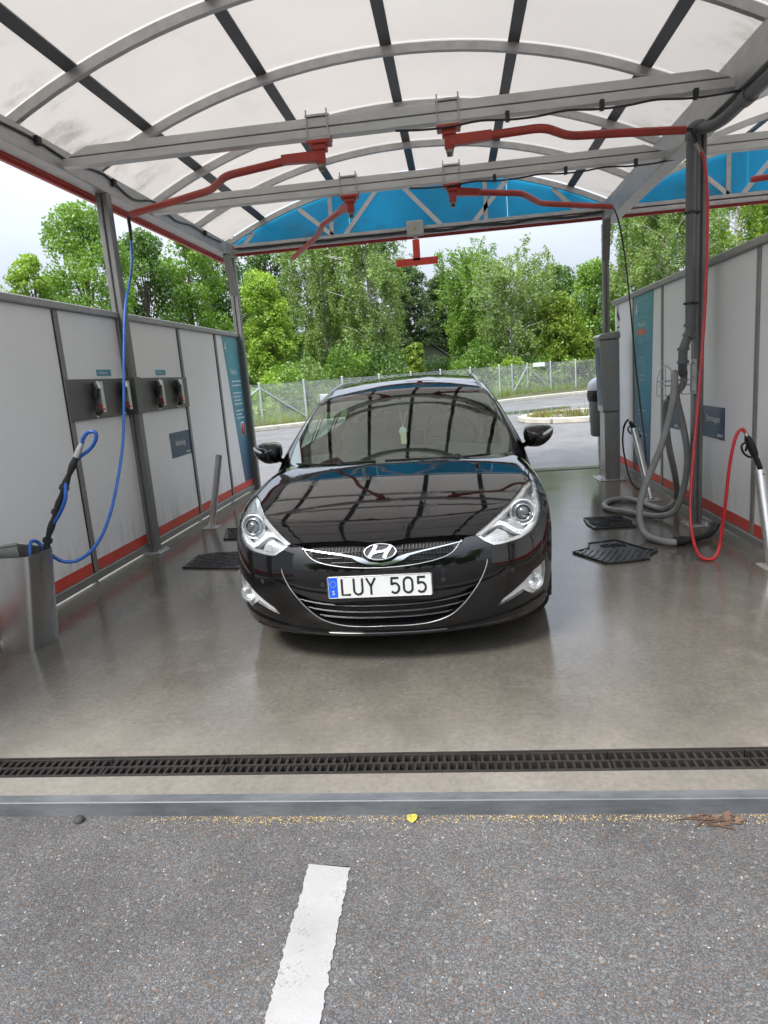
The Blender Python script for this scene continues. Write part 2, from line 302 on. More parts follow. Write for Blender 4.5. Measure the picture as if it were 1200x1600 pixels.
def kerb_mat():
    m, t, p = newmat('worn_galvanised_kerb_angle'); n = noise(t, 6, 7, .75, scaled(t, (.4, 1, 1))); n2 = noise(t, 40, 5, .7, scaled(t, (.25, 1, 1.5)))
    c = ramp(t, n.outputs[0], [(.28, (.075, .082, .088)), (.5, (.135, .145, .155)), (.72, (.20, .21, .215))]); d = ramp(t, n2.outputs[0], [(.58, 0.), (.72, .6)]); o = mixc(t, d.outputs[0], c.outputs[0], (.085, .075, .06))
    t.links.new(o, p.inputs['Base Color']); r = ramp(t, n.outputs[0], [(.3, .42), (.7, .7)]); t.links.new(r.outputs[0], p.inputs['Roughness']); p.inputs['Metallic'].default_value = .25; bump(t, p, n2.outputs[0], .35, .003); return m
M['kerb_steel'] = kerb_mat()
def water_mat():
    m, t, p = newmat('puddle_water'); p.inputs['Base Color'].default_value = (.03, .032, .03, 1); p.inputs['Roughness'].default_value = .04; return m
M['puddle'] = water_mat()
def leaf_mat(name, lo, hi, tr=.35):
    m, t, p = newmat(name); t.nodes.remove(p); o = t.nodes['Material Output']
    n = noise(t, .55, 3, .6); n2 = noise(t, 6, 2, .6); ad = N(t, 'ShaderNodeMath', operation='MULTIPLY_ADD'); t.links.new(n2.outputs[0], ad.inputs[0]); ad.inputs[1].default_value = .45
    t.links.new(n.outputs[0], ad.inputs[2])
    r = ramp(t, ad.outputs[0], [(.50, lo), (.92, hi)])
    a = t.nodes.new('ShaderNodeBsdfDiffuse'); b = t.nodes.new('ShaderNodeBsdfTranslucent'); x = t.nodes.new('ShaderNodeMixShader'); x.inputs[0].default_value = tr
    t.links.new(r.outputs[0], a.inputs[0]); tc2 = mixc(t, 1., r.outputs[0], (1.25, 1.3, .6), 'MULTIPLY'); t.links.new(tc2, b.inputs[0])
    t.links.new(a.outputs[0], x.inputs[1]); t.links.new(b.outputs[0], x.inputs[2])
    g = t.nodes.new('ShaderNodeBsdfGlossy'); g.inputs['Roughness'].default_value = .45; y = t.nodes.new('ShaderNodeMixShader'); y.inputs[0].default_value = .04
    t.links.new(x.outputs[0], y.inputs[1]); t.links.new(g.outputs[0], y.inputs[2]); t.links.new(y.outputs[0], o.inputs[0]); return m
M['leaf_mid'] = leaf_mat('mid_green_leaves', (0.097, 0.201, 0.029), (0.250, 0.411, 0.064))
M['leaf_dark'] = leaf_mat('dark_green_leaves', (0.061, 0.137, 0.029), (0.153, 0.266, 0.057))
M['leaf_light'] = leaf_mat('light_green_leaves', (0.153, 0.282, 0.029), (0.354, 0.507, 0.072))
M['leaf_lime'] = leaf_mat('yellow_green_leaves', (.13, .22, .022), (.29, .39, .050))
M['leaf_birch'] = leaf_mat('birch_leaves', (0.129, 0.217, 0.057), (0.290, 0.411, 0.121))
M['leaf_pine'] = leaf_mat('pine_needles', (0.052, 0.100, 0.036), (0.125, 0.190, 0.064), .15)
M['leaf_dry'] = leaf_mat('dry_grass_blades', (.16, .14, .05), (.34, .27, .10), .2)

# ---------------------------------------------------------------- mesh helpers
WL = {}
def tag(o, label=None, cat=None, group=None, kind=None):
    if label: o['label'] = label
    if cat: o['category'] = cat
    if group: o['group'] = group
    if kind: o['kind'] = kind
    return o
def thing(name, label, cat, loc=(0, 0, 0), group=None):
    o = bpy.data.objects.new(name, None); COL.objects.link(o); o.location = loc; o.empty_display_size = .1
    WL[o.name] = Vector(loc); return tag(o, label, cat, group)
def link_mesh(name, me, mats, parent=None, loc=None):
    o = bpy.data.objects.new(name, me); COL.objects.link(o)
    for mm in (mats if isinstance(mats, (list, tuple)) else [mats]): me.materials.append(mm)
    if parent is not None: o.parent = parent; WL[o.name] = WL[parent.name].copy()
    else:
        WL[o.name] = Vector(loc or (0, 0, 0)); o.location = WL[o.name]
    return o
class MB:
    def __init__(s): s.v = []; s.f = []; s.mi = []; s.cur = 0; s.sm = []; s.smooth = False
    def add(s, vs, fs, smooth=None):
        k = len(s.v); s.v += [tuple(v) for v in vs]; s.f += [tuple(i + k for i in f) for f in fs]; s.mi += [s.cur] * len(fs)
        s.sm += [s.smooth if smooth is None else smooth] * len(fs); return s
    def box(s, a, b, bev=0.):
        (x0, y0, z0), (x1, y1, z1) = a, b
        if bev <= 0:
            vs = [(x, y, z) for x in (x0, x1) for y in (y0, y1) for z in (z0, z1)]
            return s.add(vs, [(0, 1, 3, 2), (4, 6, 7, 5), (0, 4, 5, 1), (2, 3, 7, 6), (0, 2, 6, 4), (1, 5, 7, 3)], False)
        c = Vector(((x0 + x1) / 2, (y0 + y1) / 2, (z0 + z1) / 2)); h = Vector((abs(x1 - x0) / 2, abs(y1 - y0) / 2, abs(z1 - z0) / 2)); bev = min(bev, min(h) * .9)
        import itertools
        pts = {}; vs = []
        for sx, sy, sz in itertools.product((-1, 1), repeat=3):
            for ax in range(3):
                q = [h[0] * sx, h[1] * sy, h[2] * sz]
                for o in range(3):
                    if o != ax: q[o] -= bev * (sx, sy, sz)[o]
                pts[(sx, sy, sz, ax)] = len(vs); vs.append(c + Vector(q))
        P = lambda a, b_, c_, ax: pts[(a, b_, c_, ax)]
        fs = []
        for g in (-1, 1):
            fs.append([P(g, -1, -1, 0), P(g, 1, -1, 0), P(g, 1, 1, 0), P(g, -1, 1, 0)][::g])
            fs.append([P(-1, g, -1, 1), P(-1, g, 1, 1), P(1, g, 1, 1), P(1, g, -1, 1)][::g])
            fs.append([P(-1, -1, g, 2), P(1, -1, g, 2), P(1, 1, g, 2), P(-1, 1, g, 2)][::g])
        for a_ in (-1, 1):
            for b_ in (-1, 1):
                fs.append([P(a_, b_, -1, 0), P(a_, b_, 1, 0), P(a_, b_, 1, 1), P(a_, b_, -1, 1)])
                fs.append([P(a_, -1, b_, 0), P(a_, 1, b_, 0), P(a_, 1, b_, 2), P(a_, -1, b_, 2)])
                fs.append([P(-1, a_, b_, 1), P(1, a_, b_, 1), P(1, a_, b_, 2), P(-1, a_, b_, 2)])
        for sx, sy, sz in itertools.product((-1, 1), repeat=3): fs.append([P(sx, sy, sz, i) for i in range(3)])
        out_ = []
        for f in fs:                                   # make every face look outwards
            p = [vs[i] for i in f]; nrm = (p[1] - p[0]).cross(p[2] - p[0]); mid = sum(p, Vector()) / len(p) - c
            out_.append(tuple(f) if nrm.dot(mid) > 0 else tuple(f[::-1]))
        return s.add(vs, out_, False)
    def bar(s, p, q, wdt, dep, up=(0, 0, 1)):
        p, q, up = Vector(p), Vector(q), Vector(up); d = (q - p).normalized(); r = d.cross(up).normalized(); u = r.cross(d)
        vs = [e + r * a * wdt / 2 + u * b * dep / 2 for e in (p, q) for a, b in ((-1, -1), (1, -1), (1, 1), (-1, 1))]
        return s.add(vs, [(3, 2, 1, 0), (4, 5, 6, 7)] + [(i, (i + 1) % 4, (i + 1) % 4 + 4, i + 4) for i in range(4)], False)
    def tube(s, path, r, n=10, caps=True, smooth=True, sq=1.):
        path = [Vector(p) for p in path]; R = r if hasattr(r, '__len__') else [r] * len(path)
        t0 = (path[1] - path[0]).normalized(); a = Vector((0, 0, 1)) if abs(t0.z) < .9 else Vector((1, 0, 0)); u = t0.cross(a).normalized(); vs = []
        for i, p in enumerate(path):
            t = (path[min(i + 1, len(path) - 1)] - path[max(i - 1, 0)]).normalized()
            u = (u - t * u.dot(t)).normalized(); b = t.cross(u)
            for k in range(n):
                an = 2 * PI * k / n; vs.append(p + u * math.cos(an) * R[i] + b * math.sin(an) * R[i] * sq)
        fs = [(i * n + k, i * n + (k + 1) % n, (i + 1) * n + (k + 1) % n, (i + 1) * n + k) for i in range(len(path) - 1) for k in range(n)]
        k0 = len(s.f); s.add(vs, fs, smooth)
        if caps:
            base = len(s.v) - len(vs); s.add(vs[:n], [tuple(range(n))[::-1]], False); s.add(vs[-n:], [tuple(range(n))], False)
        return s
    def lathe(s, c, prof, n=20, axis='Z', smooth=True, caps=True):
        vs = []
        for (r, h) in prof:
            for k in range(n):
                a = 2 * PI * k / n; x, y = r * math.cos(a), r * math.sin(a)
                vs.append({'Z': (c[0] + x, c[1] + y, c[2] + h), 'X': (c[0] + h, c[1] + x, c[2] + y), 'Y': (c[0] + y, c[1] + h, c[2] + x)}[axis])
        fs = [(i * n + k, i * n + (k + 1) % n, (i + 1) * n + (k + 1) % n, (i + 1) * n + k) for i in range(len(prof) - 1) for k in range(n)]
        s.add(vs, fs, smooth)
        for row, rev in ((0, True), (len(prof) - 1, False)):
            if caps and prof[row][0] > 1e-4: s.add(vs[row * n:(row + 1) * n], [tuple(range(n))[::-1] if rev else tuple(range(n))], False)
        return s
    def prism(s, poly, d, smooth=False):              # closed 3-D polygon pushed along d
        n = len(poly); d = Vector(d); a = [Vector(p) for p in poly]; vs = a + [p + d for p in a]
        return s.add(vs, [tuple(range(n))[::-1], tuple(range(n, 2 * n))] + [(i, (i + 1) % n, (i + 1) % n + n, i + n) for i in range(n)], smooth)
    def build(s, name, mats, parent=None, loc=None, bevel=0., label=None):
        me = bpy.data.meshes.new(name); off = WL[parent.name] if parent is not None else Vector(loc or (0, 0, 0))
        me.from_pydata([(v[0] - off.x, v[1] - off.y, v[2] - off.z) for v in s.v], [], s.f); me.update()
        me.polygons.foreach_set('use_smooth', s.sm)
        if max(s.mi, default=0) > 0: me.polygons.foreach_set('material_index', s.mi)
        o = link_mesh(name, me, mats, parent, loc)
        if bevel:
            md = o.modifiers.new('bevel', 'BEVEL'); md.width = bevel; md.segments = 2; md.limit_method = 'ANGLE'
        if label: o['label'] = label
        return o
def catmull(P, n=8):
    P = np.asarray(P, float); Q = np.vstack([2 * P[0] - P[1], P, 2 * P[-1] - P[-2]]); o = []
    for i in range(1, len(Q) - 2):
        a, b, c, d = Q[i - 1:i + 3]; t = np.linspace(0, 1, n, endpoint=False)[:, None]
        l0, l1, l2 = np.linalg.norm(b - a) + 1e-9, np.linalg.norm(c - b) + 1e-9, np.linalg.norm(d - c) + 1e-9
        m1 = (c - a) / (l0 + l1) * l1; m2 = (d - b) / (l1 + l2) * l1
        o.append((2 * t ** 3 - 3 * t ** 2 + 1) * b + (t ** 3 - 2 * t ** 2 + t) * m1 + (-2 * t ** 3 + 3 * t ** 2) * c + (t ** 3 - t ** 2) * m2)
    o.append(P[-1:]); return np.vstack(o)
def copy_tree(o, loc, parent=None, label=None, rz=None):
    c = o.copy(); COL.objects.link(c); WL[c.name] = Vector(loc) if parent is None else WL[parent.name].copy()
    if parent is None: c.location = loc
    else: c.parent = parent
    if label: c['label'] = label
    if rz is not None: c.rotation_euler.z = rz
    for ch in list(o.children): copy_tree(ch, loc, c)
    return c
def text_mesh(name, txt, size, origin, right, up, mat_, parent, depth=.0015, xs=1., align='LEFT', spacing=1.):
    cu = bpy.data.curves.new('lettering', 'FONT'); cu.body = txt; cu.size = size; cu.extrude = depth / 2; cu.align_x = align; cu.space_character = spacing; cu.resolution_u = 3
    to = bpy.data.objects.new('lettering', cu); COL.objects.link(to); dg = bpy.context.evaluated_depsgraph_get(); dg.update()
    me = bpy.data.meshes.new_from_object(to.evaluated_get(dg)); bpy.data.objects.remove(to); bpy.data.curves.remove(cu)
    R, U = Vector(right), Vector(up); Nn = R.cross(U); off = WL[parent.name]; O = Vector(origin)
    for v in me.vertices: v.co = O + R * (v.co.x * xs) + U * v.co.y + Nn * v.co.z - off
    me.materials.clear(); me.name = name; return link_mesh(name, me, mat_, parent)

# ---------------------------------------------------------------- ground
def sheet(name, rows, x0, x1, mat_, nx=2):
    b = MB(); xs = np.linspace(x0, x1, nx)
    vs = [(x, y, z) for (y, z) in rows for x in xs]
    fs = [(i * nx + k, i * nx + k + 1, (i + 1) * nx + k + 1, (i + 1) * nx + k) for i in range(len(rows) - 1) for k in range(nx - 1)]
    b.add(vs, fs, False); return tag(b.build(name, mat_), kind='structure')
sheet('ground', [(-60, -.055), (2.0, -.055), (9.8, -.06), (9.9, -.05), (900, -.05)], -600, 600, M['asphalt'])
b = MB(); b.box((-9, 2.195, -.15), (9, 2.317, 0)); b.box((-9, 2.463, -.15), (9, 9.62, 0)); b.box((-9, 9.74, -.15), (9, 9.95, 0)); b.box((-9, 2.317, -.2), (9, 2.463, -.075)); b.box((-9, 9.62, -.2), (9, 9.74, -.075))
bay = tag(b.build('bay_floor', M['floor']), kind='structure')
sheet('parking_lot', [(9.952, -.006), (24, -.004), (60, -.004)], -60, 60, M['lot'])
# steel angle along the step down to the asphalt
b = MB(); b.prism([(-9, 2.146, -.075), (-9, 2.146, -.001), (-9, 2.149, .002), (-9, 2.193, .002), (-9, 2.193, -.075)], (18, 0, 0))
tag(b.build('kerb', M['kerb_steel']), kind='structure')

# white bay line on the asphalt: worn, ragged edge
def ragged(p0, p1, wd, z):
    b = MB(); n = 240; p0, p1 = Vector(p0), Vector(p1); d = (p1 - p0); s = Vector((d.y, -d.x, 0)).normalized()
    ws = []; e = [0, 0]
    for i in range(n + 1):
        for k in (0, 1): e[k] = .45 * e[k] + random.gauss(0, .0017)
        c = p0 + d * i / n; j = random.gauss(0, .0008)
        ws += [c - s * (wd / 2 + e[0] + j) , c + s * (wd / 2 + e[1] - j)]
    ws[0] += Vector((0, -.012, 0)); ws[1] += Vector((0, .006, 0))
    b.add([(v.x, v.y, z) for v in ws], [(2 * i, 2 * i + 1, 2 * i + 3, 2 * i + 2) for i in range(n)], False); return b
tag(ragged((-.486, 1.888, 0), (-.47, .2, 0), .137, -.051).build('road_marking', M['line']), kind='structure')

# loose bits caught along the step, and grains on the asphalt
def bits(name, mat_, n, fx, size, z):
    V = []; Fc = []
    for i in range(n):
        x, y = fx(); s = random.uniform(*size); a = random.uniform(0, PI); k = len(V)
        dx, dy = math.cos(a) * s, math.sin(a) * s; q = random.uniform(.35, .8); h = s * random.uniform(.4, .8)
        V += [(x - dx, y - dy, z), (x + dy * q, y - dx * q, z), (x + dx, y + dy, z), (x - dy * q, y + dx * q, z), (x + dx * .15, y + dy * .15, z + h)]
        Fc += [(k, k + 1, k + 4), (k + 1, k + 2, k + 4), (k + 2, k + 3, k + 4), (k + 3, k, k + 4)]
    me = bpy.data.meshes.new(name); me.from_pydata(V, [], Fc); return tag(link_mesh(name, me, mat_), kind='stuff')
def by_step():
    x = random.uniform(-1.25, 1.3)
    if random.random() < .6: x = random.choice([random.gauss(-.75, .22), random.gauss(.1, .35), random.gauss(.9, .3)])
    return x, 2.14 - abs(random.gauss(0, .022))
tag(bits('straw_litter', M['seed'], 1500, by_step, (.0012, .004), -.0545), 'straw coloured seed and grit litter along the foot of the steel kerb', 'litter')
tag(bits('loose_gravel', M['gravel'], 1000, lambda: (random.uniform(-1.6, 1.6), random.uniform(1.0, 2.13)), (.0012, .0045), -.0545), 'pale loose grains scattered over the coarse asphalt', 'gravel')
tag(bits('light_chips', M['gravel'], 60, lambda: (random.uniform(-1.6, 1.6), random.uniform(1.0, 2.11)), (.0025, .0055), -.0553), 'larger pale stone chips bedded in the coarse asphalt', 'gravel')
tag(bits('floor_grit', M['gravel'], 420, lambda: (random.uniform(-2.2, 1.9), random.uniform(2.5, 3.9)), (.001, .0028), .0004), 'tiny pale grit specks scattered on the damp bay floor', 'grit')
b = MB(); b.smooth = True
b.lathe((-1.47, 2.115, -.055), [(.018, 0), (.021, .008), (.015, .018), (.004, .022)], 7); tag(b.build('stone', M['stone'], loc=(-1.47, 2.115, -.055)), 'small dark stone at the foot of the steel kerb, left of the white line', 'stone')
b = MB()
for a in np.linspace(0, 2 * PI, 9)[:-1]:
    pass
lf = [(0, -.020, 0), (.014, -.012, .006), (.019, .004, .012), (.010, .018, .008), (-.004, .024, .003), (-.018, .012, .010), (-.020, -.004, .004), (-.010, -.016, .002)]
b.add([(-.232 + x, 2.118 + y, -.052 + z) for x, y, z in lf] + [(-.232, 2.118, -.050)], [(i, (i + 1) % 8, 8) for i in range(8)])
tag(b.build('fallen_leaf', M['leaf_yellow'], loc=(-.232, 2.118, -.055)), 'yellow leaf lying against the steel kerb in front of the car', 'leaf')
b = MB()
for i in range(16):
    x = random.uniform(.70, .87); y = random.uniform(2.065, 2.125); a = random.gauss(0, .35); l = random.uniform(.015, .055)
    b.bar((x - l * math.cos(a), y - l * math.sin(a), -.0515), (x + l * math.cos(a), y + l * math.sin(a), -.048), .004, .003)
for i in range(5):
    x, y = random.uniform(.77, .84), random.uniform(2.09, 2.13); b.add([(x, y, -.052), (x + .02, y + .004, -.046), (x + .012, y + .018, -.04), (x - .006, y + .012, -.046)], [(0, 1, 2, 3)])
tag(b.build('twig_pile', M['twig'], loc=(.78, 2.1, -.055)), 'little heap of brown twigs against the kerb at the right', 'twigs')

# drain channels with cast gratings
def drain(name, y0, label, x0, x1, wd=.14):
    t = thing(name, label, 'drain', (0, y0, 0), 'drain channels in the bay floor')
    b = MB(); b.box((x0, y0 - wd / 2 - .002, -.07), (x1, y0 - wd / 2 + .008, .001)); b.box((x0, y0 + wd / 2 - .008, -.07), (x1, y0 + wd / 2 + .002, .001)); b.build('channel_frame', M['iron'], t)
    g = None; L_ = .5; k = x0
    while k < x1 - .1:
        if g is None:
            b = MB(); a0, a1 = y0 - wd / 2 + .009, y0 + wd / 2 - .009; mid = y0
            b.box((k + .002, a0, -.03), (k + L_ - .002, a0 + .010, -.001)); b.box((k + .002, a1 - .010, -.03), (k + L_ - .002, a1, -.001)); b.box((k + .002, mid - .006, -.03), (k + L_ - .002, mid + .006, -.002))
            for i in range(16):
                x = k + .004 + i * (L_ - .018) / 15
                b.box((x, a0 + .010, -.028), (x + .011, mid - .006, -.0035)); 
                if i < 15: b.box((x + .016, mid + .006, -.028), (x + .027, a1 - .010, -.0035))
            g = b.build('grate', M['iron'], t)
        else:
            c = g.copy(); COL.objects.link(c); c.parent = t; c.location.x = k - x0; c.location.z = random.uniform(-.0012, .0006)
        k += L_
drain('drain_channel', 2.39, 'long black cast iron drain grating across the front of the bay', -4.0, 4.0)
drain('drain_channel', 9.68, 'narrow drain grating at the far end of the bay behind the car', -4.0, 4.0, .12)

# ---------------------------------------------------------------- canopy
AR = 5.43; AZ = 3.97 - AR
def arch_z(x, r=AR): return AZ + math.sqrt(r * r - x * x)
RIBS = [2.55 + i * 7 / 6 for i in range(7)]
PUR = [-2.03, -1.01, .02, 1.02, 2.02]
def canopy(cx0, label, left_own=True, xl=-2.53, xr=2.53):
    t = thing('wash_bay_canopy', label, 'canopy', (cx0, 6.05, 0), 'vaulted wash bay canopies')
    W = lambda x: cx0 + x
    edges = [xl - .09] + PUR + [xr + .07]
    cells = [1.95] + RIBS
    for i in range(len(cells) - 1):
        for a0, a1 in zip(edges[:-1], edges[1:]):
            b = MB(); b.smooth = True; n = 6; r0 = AR + .098; vs = []
            y0, y1 = cells[i] + .002, cells[i + 1] - .002
            for rr in (r0, r0 + .008):
                for k in range(n + 1):
                    x = a0 + .004 + (a1 - a0 - .008) * k / n
                    sag = .006 * math.sin(PI * k / n)
                    for y in (y0, (y0 + y1) / 2, y1): vs.append((W(x), y, arch_z(x, rr) - (sag if y not in (y0, y1) else 0)))
            m_ = (n + 1) * 3; fs = []
            for k in range(n):
                for j in range(2):
                    q = (k * 3 + j, k * 3 + j + 1, k * 3 + j + 4, k * 3 + j + 3); fs.append(q); fs.append(tuple(x + m_ for x in q[::-1]))
            b.add(vs, fs, True); b.build('roof_panel', M['roof'], t)
    for y in RIBS:
        b = MB(); n = 26; vs = []
        for k in range(n + 1):
            a = -math.asin(min(1, -xl / AR)) + (math.asin(-xl / AR) + math.asin(xr / AR)) * k / n
            for rr, yy in ((AR + .012, y - .023), (AR + .012, y + .023), (AR + .075, y + .023), (AR + .075, y - .023)): vs.append((W(math.sin(a) * rr), yy, AZ + math.cos(a) * rr))
        fs = [(k * 4 + j, k * 4 + (j + 1) % 4, (k + 1) * 4 + (j + 1) % 4, (k + 1) * 4 + j) for k in range(n) for j in range(4)]
        b.add(vs, fs, False); b.build('arch_rib', M['galv'], t)
    for p in PUR:
        b = MB(); z = arch_z(p, AR + .077); sl = -p / math.sqrt(AR * AR - p * p); u = Vector((1, 0, sl)).normalized(); nn = Vector((-sl, 0, 1)).normalized()
        c = Vector((W(p), 0, z)); q = [c - u * .045, c + u * .045, c + u * .045 + nn * .018, c - u * .045 + nn * .018]
        b.prism([(v.x, 1.95, v.z) for v in q], (0, 7.75, 0)); b.build('purlin', M['purlin'], t)
    # gable end: blue sheet in three pieces, truss in front of it
    Y = 9.60
    for a0, a1 in ((xl + .05, -.86), (-.86, 1.22), (1.22, xr - .05)):
        b = MB(); n = 14; xs = [a0 + .003 + (a1 - a0 - .006) * k / n for k in range(n + 1)]
        top = [(W(x), Y, arch_z(x, AR + .02)) for x in xs]; bot = [(W(x), Y, 3.335) for x in xs]; vs = top + bot
        vs += [(x, y + .02, z) for x, y, z in vs]; q = n + 1; fs = []
        for k in range(n): fs += [(k, k + 1, q + k + 1, q + k), (2 * q + k + 1, 2 * q + k, 3 * q + k, 3 * q + k + 1)]
        b.add(vs, fs, False); b.build('gable_panel', M['gable'], t)
    for z in (3.285, 3.345):
        b = MB(); b.box((W(xl), 9.50, z - .022), (W(xr), 9.56, z + .022)); b.build('gable_chord', M['galv'], t, bevel=.004)
    b = MB(); b.box((W(xl), 9.63, 3.238), (W(xr), 9.65, 3.36)); b.build('gable_fascia', M['red_fascia'], t)
    def strut(x0, x1, up=True, m_='strut', z0=3.36):
        b = MB(); b.bar((W(x0), 9.575, arch_z(x0)), (W(x1), 9.575, z0), .055, .02, (0, 1, 0)); b.build('gable_strut', M[m_], t)
    for x0, x1 in ((-1.53, -1.08), (-.40, -.93), (-.20, .36), (1.22, .78), (1.80, 2.1), (-2.18, -2.32)): strut(x0, x1)
    for x0 in (-1.1, .94): strut(x0, x0, m_='galv')
    for yb in (5.35, 6.92):
        b = MB(); x0, x1 = W(xl + .1), W(xr - .1)
        b.box((x0, yb - .045, 3.205), (x1, yb + .045, 3.262)); b.box((x0 + .02, yb - .030, 3.262), (x1 - .02, yb + .03, 3.272))
        b.prism([(x0 + .05, yb - .045, 3.272), (x1 - .05, yb - .045, 3.272), (x1 - .20, yb - .045, 3.335), (x0 + .20, yb - .045, 3.335)], (0, .09, 0))
        b.build('crossbeam', M['alu'], t, bevel=.004)
        # black air line clipped under the beam
        pts = []
        for k in range(13):
            u = k / 12; pts.append((W(.1) + (xr - .15) * u, yb - .07, 3.175 - .035 * math.sin(PI * ((u * 4) % 1)) * .5))
        b = MB(); b.tube(catmull(pts, 4), .008, 6); b.build('air_line', M['black_rubber'], t)
        for u in (.33, .60, .86):
            b = MB(); x = W(.1) + (xr - .15) * u; b.box((x - .014, yb - .085, 3.150), (x + .014, yb - .046, 3.215)); b.build('line_clip', M['matt_black'], t)
    return t
def gutter(t, x0, x1, z0, z1):
    b = MB(); b.box((x0, 1.95, z0), (x1, 9.58, z1)); b.build('gutter_beam', M['galv'], t, bevel=.008)
def post(t, x0, x1, y, zt, haunch=0):
    b = MB(); d = .045; w3 = (x1 - x0)
    b.box((x0, y - d, .012), (x0 + w3 * .42, y + d, zt), .006); b.box((x0 + w3 * .58, y - d, .012), (x1, y + d, zt), .006); b.box((x0 + w3 * .42, y - d + .018, .012), (x0 + w3 * .58, y + d - .018, zt))
    b.build('post', M['post'], t)
    b = MB(); b.box((x0 - .05, y - .11, 0), (x1 + .05, y + .11, .012), .003)
    for sx in (x0 - .025, x1 + .025):
        for sy in (-.08, .08): b.lathe((sx, y + sy, .012), [(.014, 0), (.014, .014), (.006, .014), (.006, .028)], 8)
    b.build('base_plate', M['galv'], t)
    if haunch:
        b = MB(); xm = (x0 + x1) / 2; b.bar((xm, y - .02, 2.72), (xm + haunch * .05, y - .34, zt + .0), .05, .09, (1, 0, 0)); b.build('haunch', M['post'], t)
CX = -.42
ca = canopy(CX, 'milky vaulted canopy over the black car with a blue gable end')
b = MB(); b.box((-3.06, 1.95, 3.36), (-3.03, 9.6, 3.45)); b.build('gutter_lip', M['galv'], ca); gutter(ca, -3.02, -2.88, 3.20, 3.365); gutter(ca, 1.99, 2.16, 3.17, 3.42)
b = MB(); b.box((-3.075, 1.95, 3.155), (-3.045, 9.6, 3.25)); b.box((-3.045, 1.95, 3.185), (-3.02, 9.6, 3.2)); b.build('side_fascia', M['red_fascia'], ca)
for y in (2.55, 6.05, 9.52):
    post(ca, -2.985, -2.88, y, 3.2, 1 if y > 9 else 0); post(ca, 1.975, 2.052, y, 3.17, -1 if y > 9 else 0)
# wiring pinned along the left gutter
pts = [(-2.87, 2 + i * .5, 3.33 - .05 * (i % 2) - .02 * math.sin(i * 2.3)) for i in range(15)]
b = MB(); b.tube(catmull(pts, 5), .009, 6); b.build('cable', M['black_rubber'], ca)
for i in range(4):
    b = MB(); y = 5.0 + i * 1.12; b.box((-2.878, y, 3.28), (-2.845, y + .06, 3.34), .006); b.build('cable_clamp', M['matt_black'], ca)
for dz, dy in ((.0, 0), (.02, .02)):
    pts = [(CX - 2.4 + i * .4, 9.485 - dy, 3.315 - dz - .028 * (i % 2) * (1 if i > 5 else .3)) for i in range(13)]
    b = MB(); b.tube(catmull(pts, 5), .010, 6); b.build('cable', M['black_rubber'], ca)
cb = canopy(4.63, 'neighbouring milky vaulted canopy with a blue gable beyond the right gutter', xl=-2.47)
gutter(cb, 7.04, 7.2, 3.17, 3.42)
for y in (2.55, 6.05, 9.52): post(cb, 7.03, 7.15, y, 3.17)

# ---------------------------------------------------------------- swing arms
def swing_arm(path, ybeam, label, r=.030):
    P = [Vector(p) for p in path]; x, y = P[0].x, ybeam
    t = thing('swing_arm', label, 'swing arm', (x, y, 3.2), 'red swing arms under the crossbeams')
    b = MB(); b.box((x - .085, y - .06, 3.338), (x + .085, y + .06, 3.352)); b.box((x - .09, y - .05, 3.185), (x + .09, y + .05, 3.203))
    for sx in (-.075, .075):
        for sy in (-.053, .053): b.tube([(x + sx, y + sy, 3.17), (x + sx, y + sy, 3.385)], .006, 6)
    b.build('clamp_bracket', M['galv'], t)
    b = MB(); b.box((x - .085, y - .07, 3.158), (x + .085, y + .06, 3.184), .005); b.lathe((x, y, 3.03), [(.030, 0), (.036, .01), (.036, .13)], 14); b.box((x - .05, y - .05, 3.12), (x + .05, y + .05, 3.16), .005); b.build('pivot', M['red_arm'], t)
    b = MB(); b.lathe((x, y, 2.985), [(.012, 0), (.022, .002), (.022, .022), (.028, .024), (.028, .046)], 6); b.build('pivot_nut', M['brass'], t)
    q = P[1:]; d = (q[1] - q[0]).normalized(); s = Vector((x, y, q[0].z)); path2 = [s] + q[1:]
    out_ = [path2[0]]
    for i in range(1, len(path2) - 1):                      # rounded bends
        a, c, e = path2[i - 1], path2[i], path2[i + 1]; u = (a - c).normalized() * .09; v = (e - c).normalized() * .09
        for k in range(6): f = k / 5; out_.append((c + u) * (1 - f) ** 2 + c * 2 * f * (1 - f) + (c + v) * f * f)
    out_.append(path2[-1])
    b = MB(); b.tube(out_, r, 12); b.build('arm_tube', M['red_arm'], t)
    d = (out_[1] - out_[0]).normalized(); n = Vector((-d.y, d.x, 0)); b = MB(); e = s + d * .30
    vs = []
    for pz in (-.034, .036): 
        vs += [s - n * .036 + Vector((0, 0, pz)), s + n * .036 + Vector((0, 0, pz)), e + n * .028 + Vector((0, 0, pz * .9)), e - n * .028 + Vector((0, 0, pz * .9))]
    b.add(vs, [(3, 2, 1, 0), (4, 5, 6, 7)] + [(i, (i + 1) % 4, (i + 1) % 4 + 4, i + 4) for i in range(4)], False); b.build('arm_knuckle', M['red_arm'], t, bevel=.004)
    return t
swing_arm([(-.885, 5.35, 3.16), (-.885, 5.35, 3.085), (-1.10, 5.375, 3.095), (-1.693, 5.597, 3.10), (-1.914, 5.888, 3.09), (-2.82, 6.315, 3.08)], 5.35, 'red swing arm on the nearer crossbeam reaching left to the blue hose')
swing_arm([(.055, 5.35, 3.16), (.055, 5.35, 3.085), (.717, 5.33, 3.10), (.931, 5.56, 3.09), (1.205, 5.57, 3.08), (1.783, 5.688, 3.08)], 5.35, 'red swing arm on the nearer crossbeam reaching right to the red hose')
swing_arm([(-.90, 6.92, 3.16), (-.90, 6.92, 3.11), (-1.315, 7.717, 3.13), (-1.500, 8.283, 3.12), (-2.048, 9.405, 3.11)], 6.92, 'red swing arm on the farther crossbeam pointing left towards the gable')
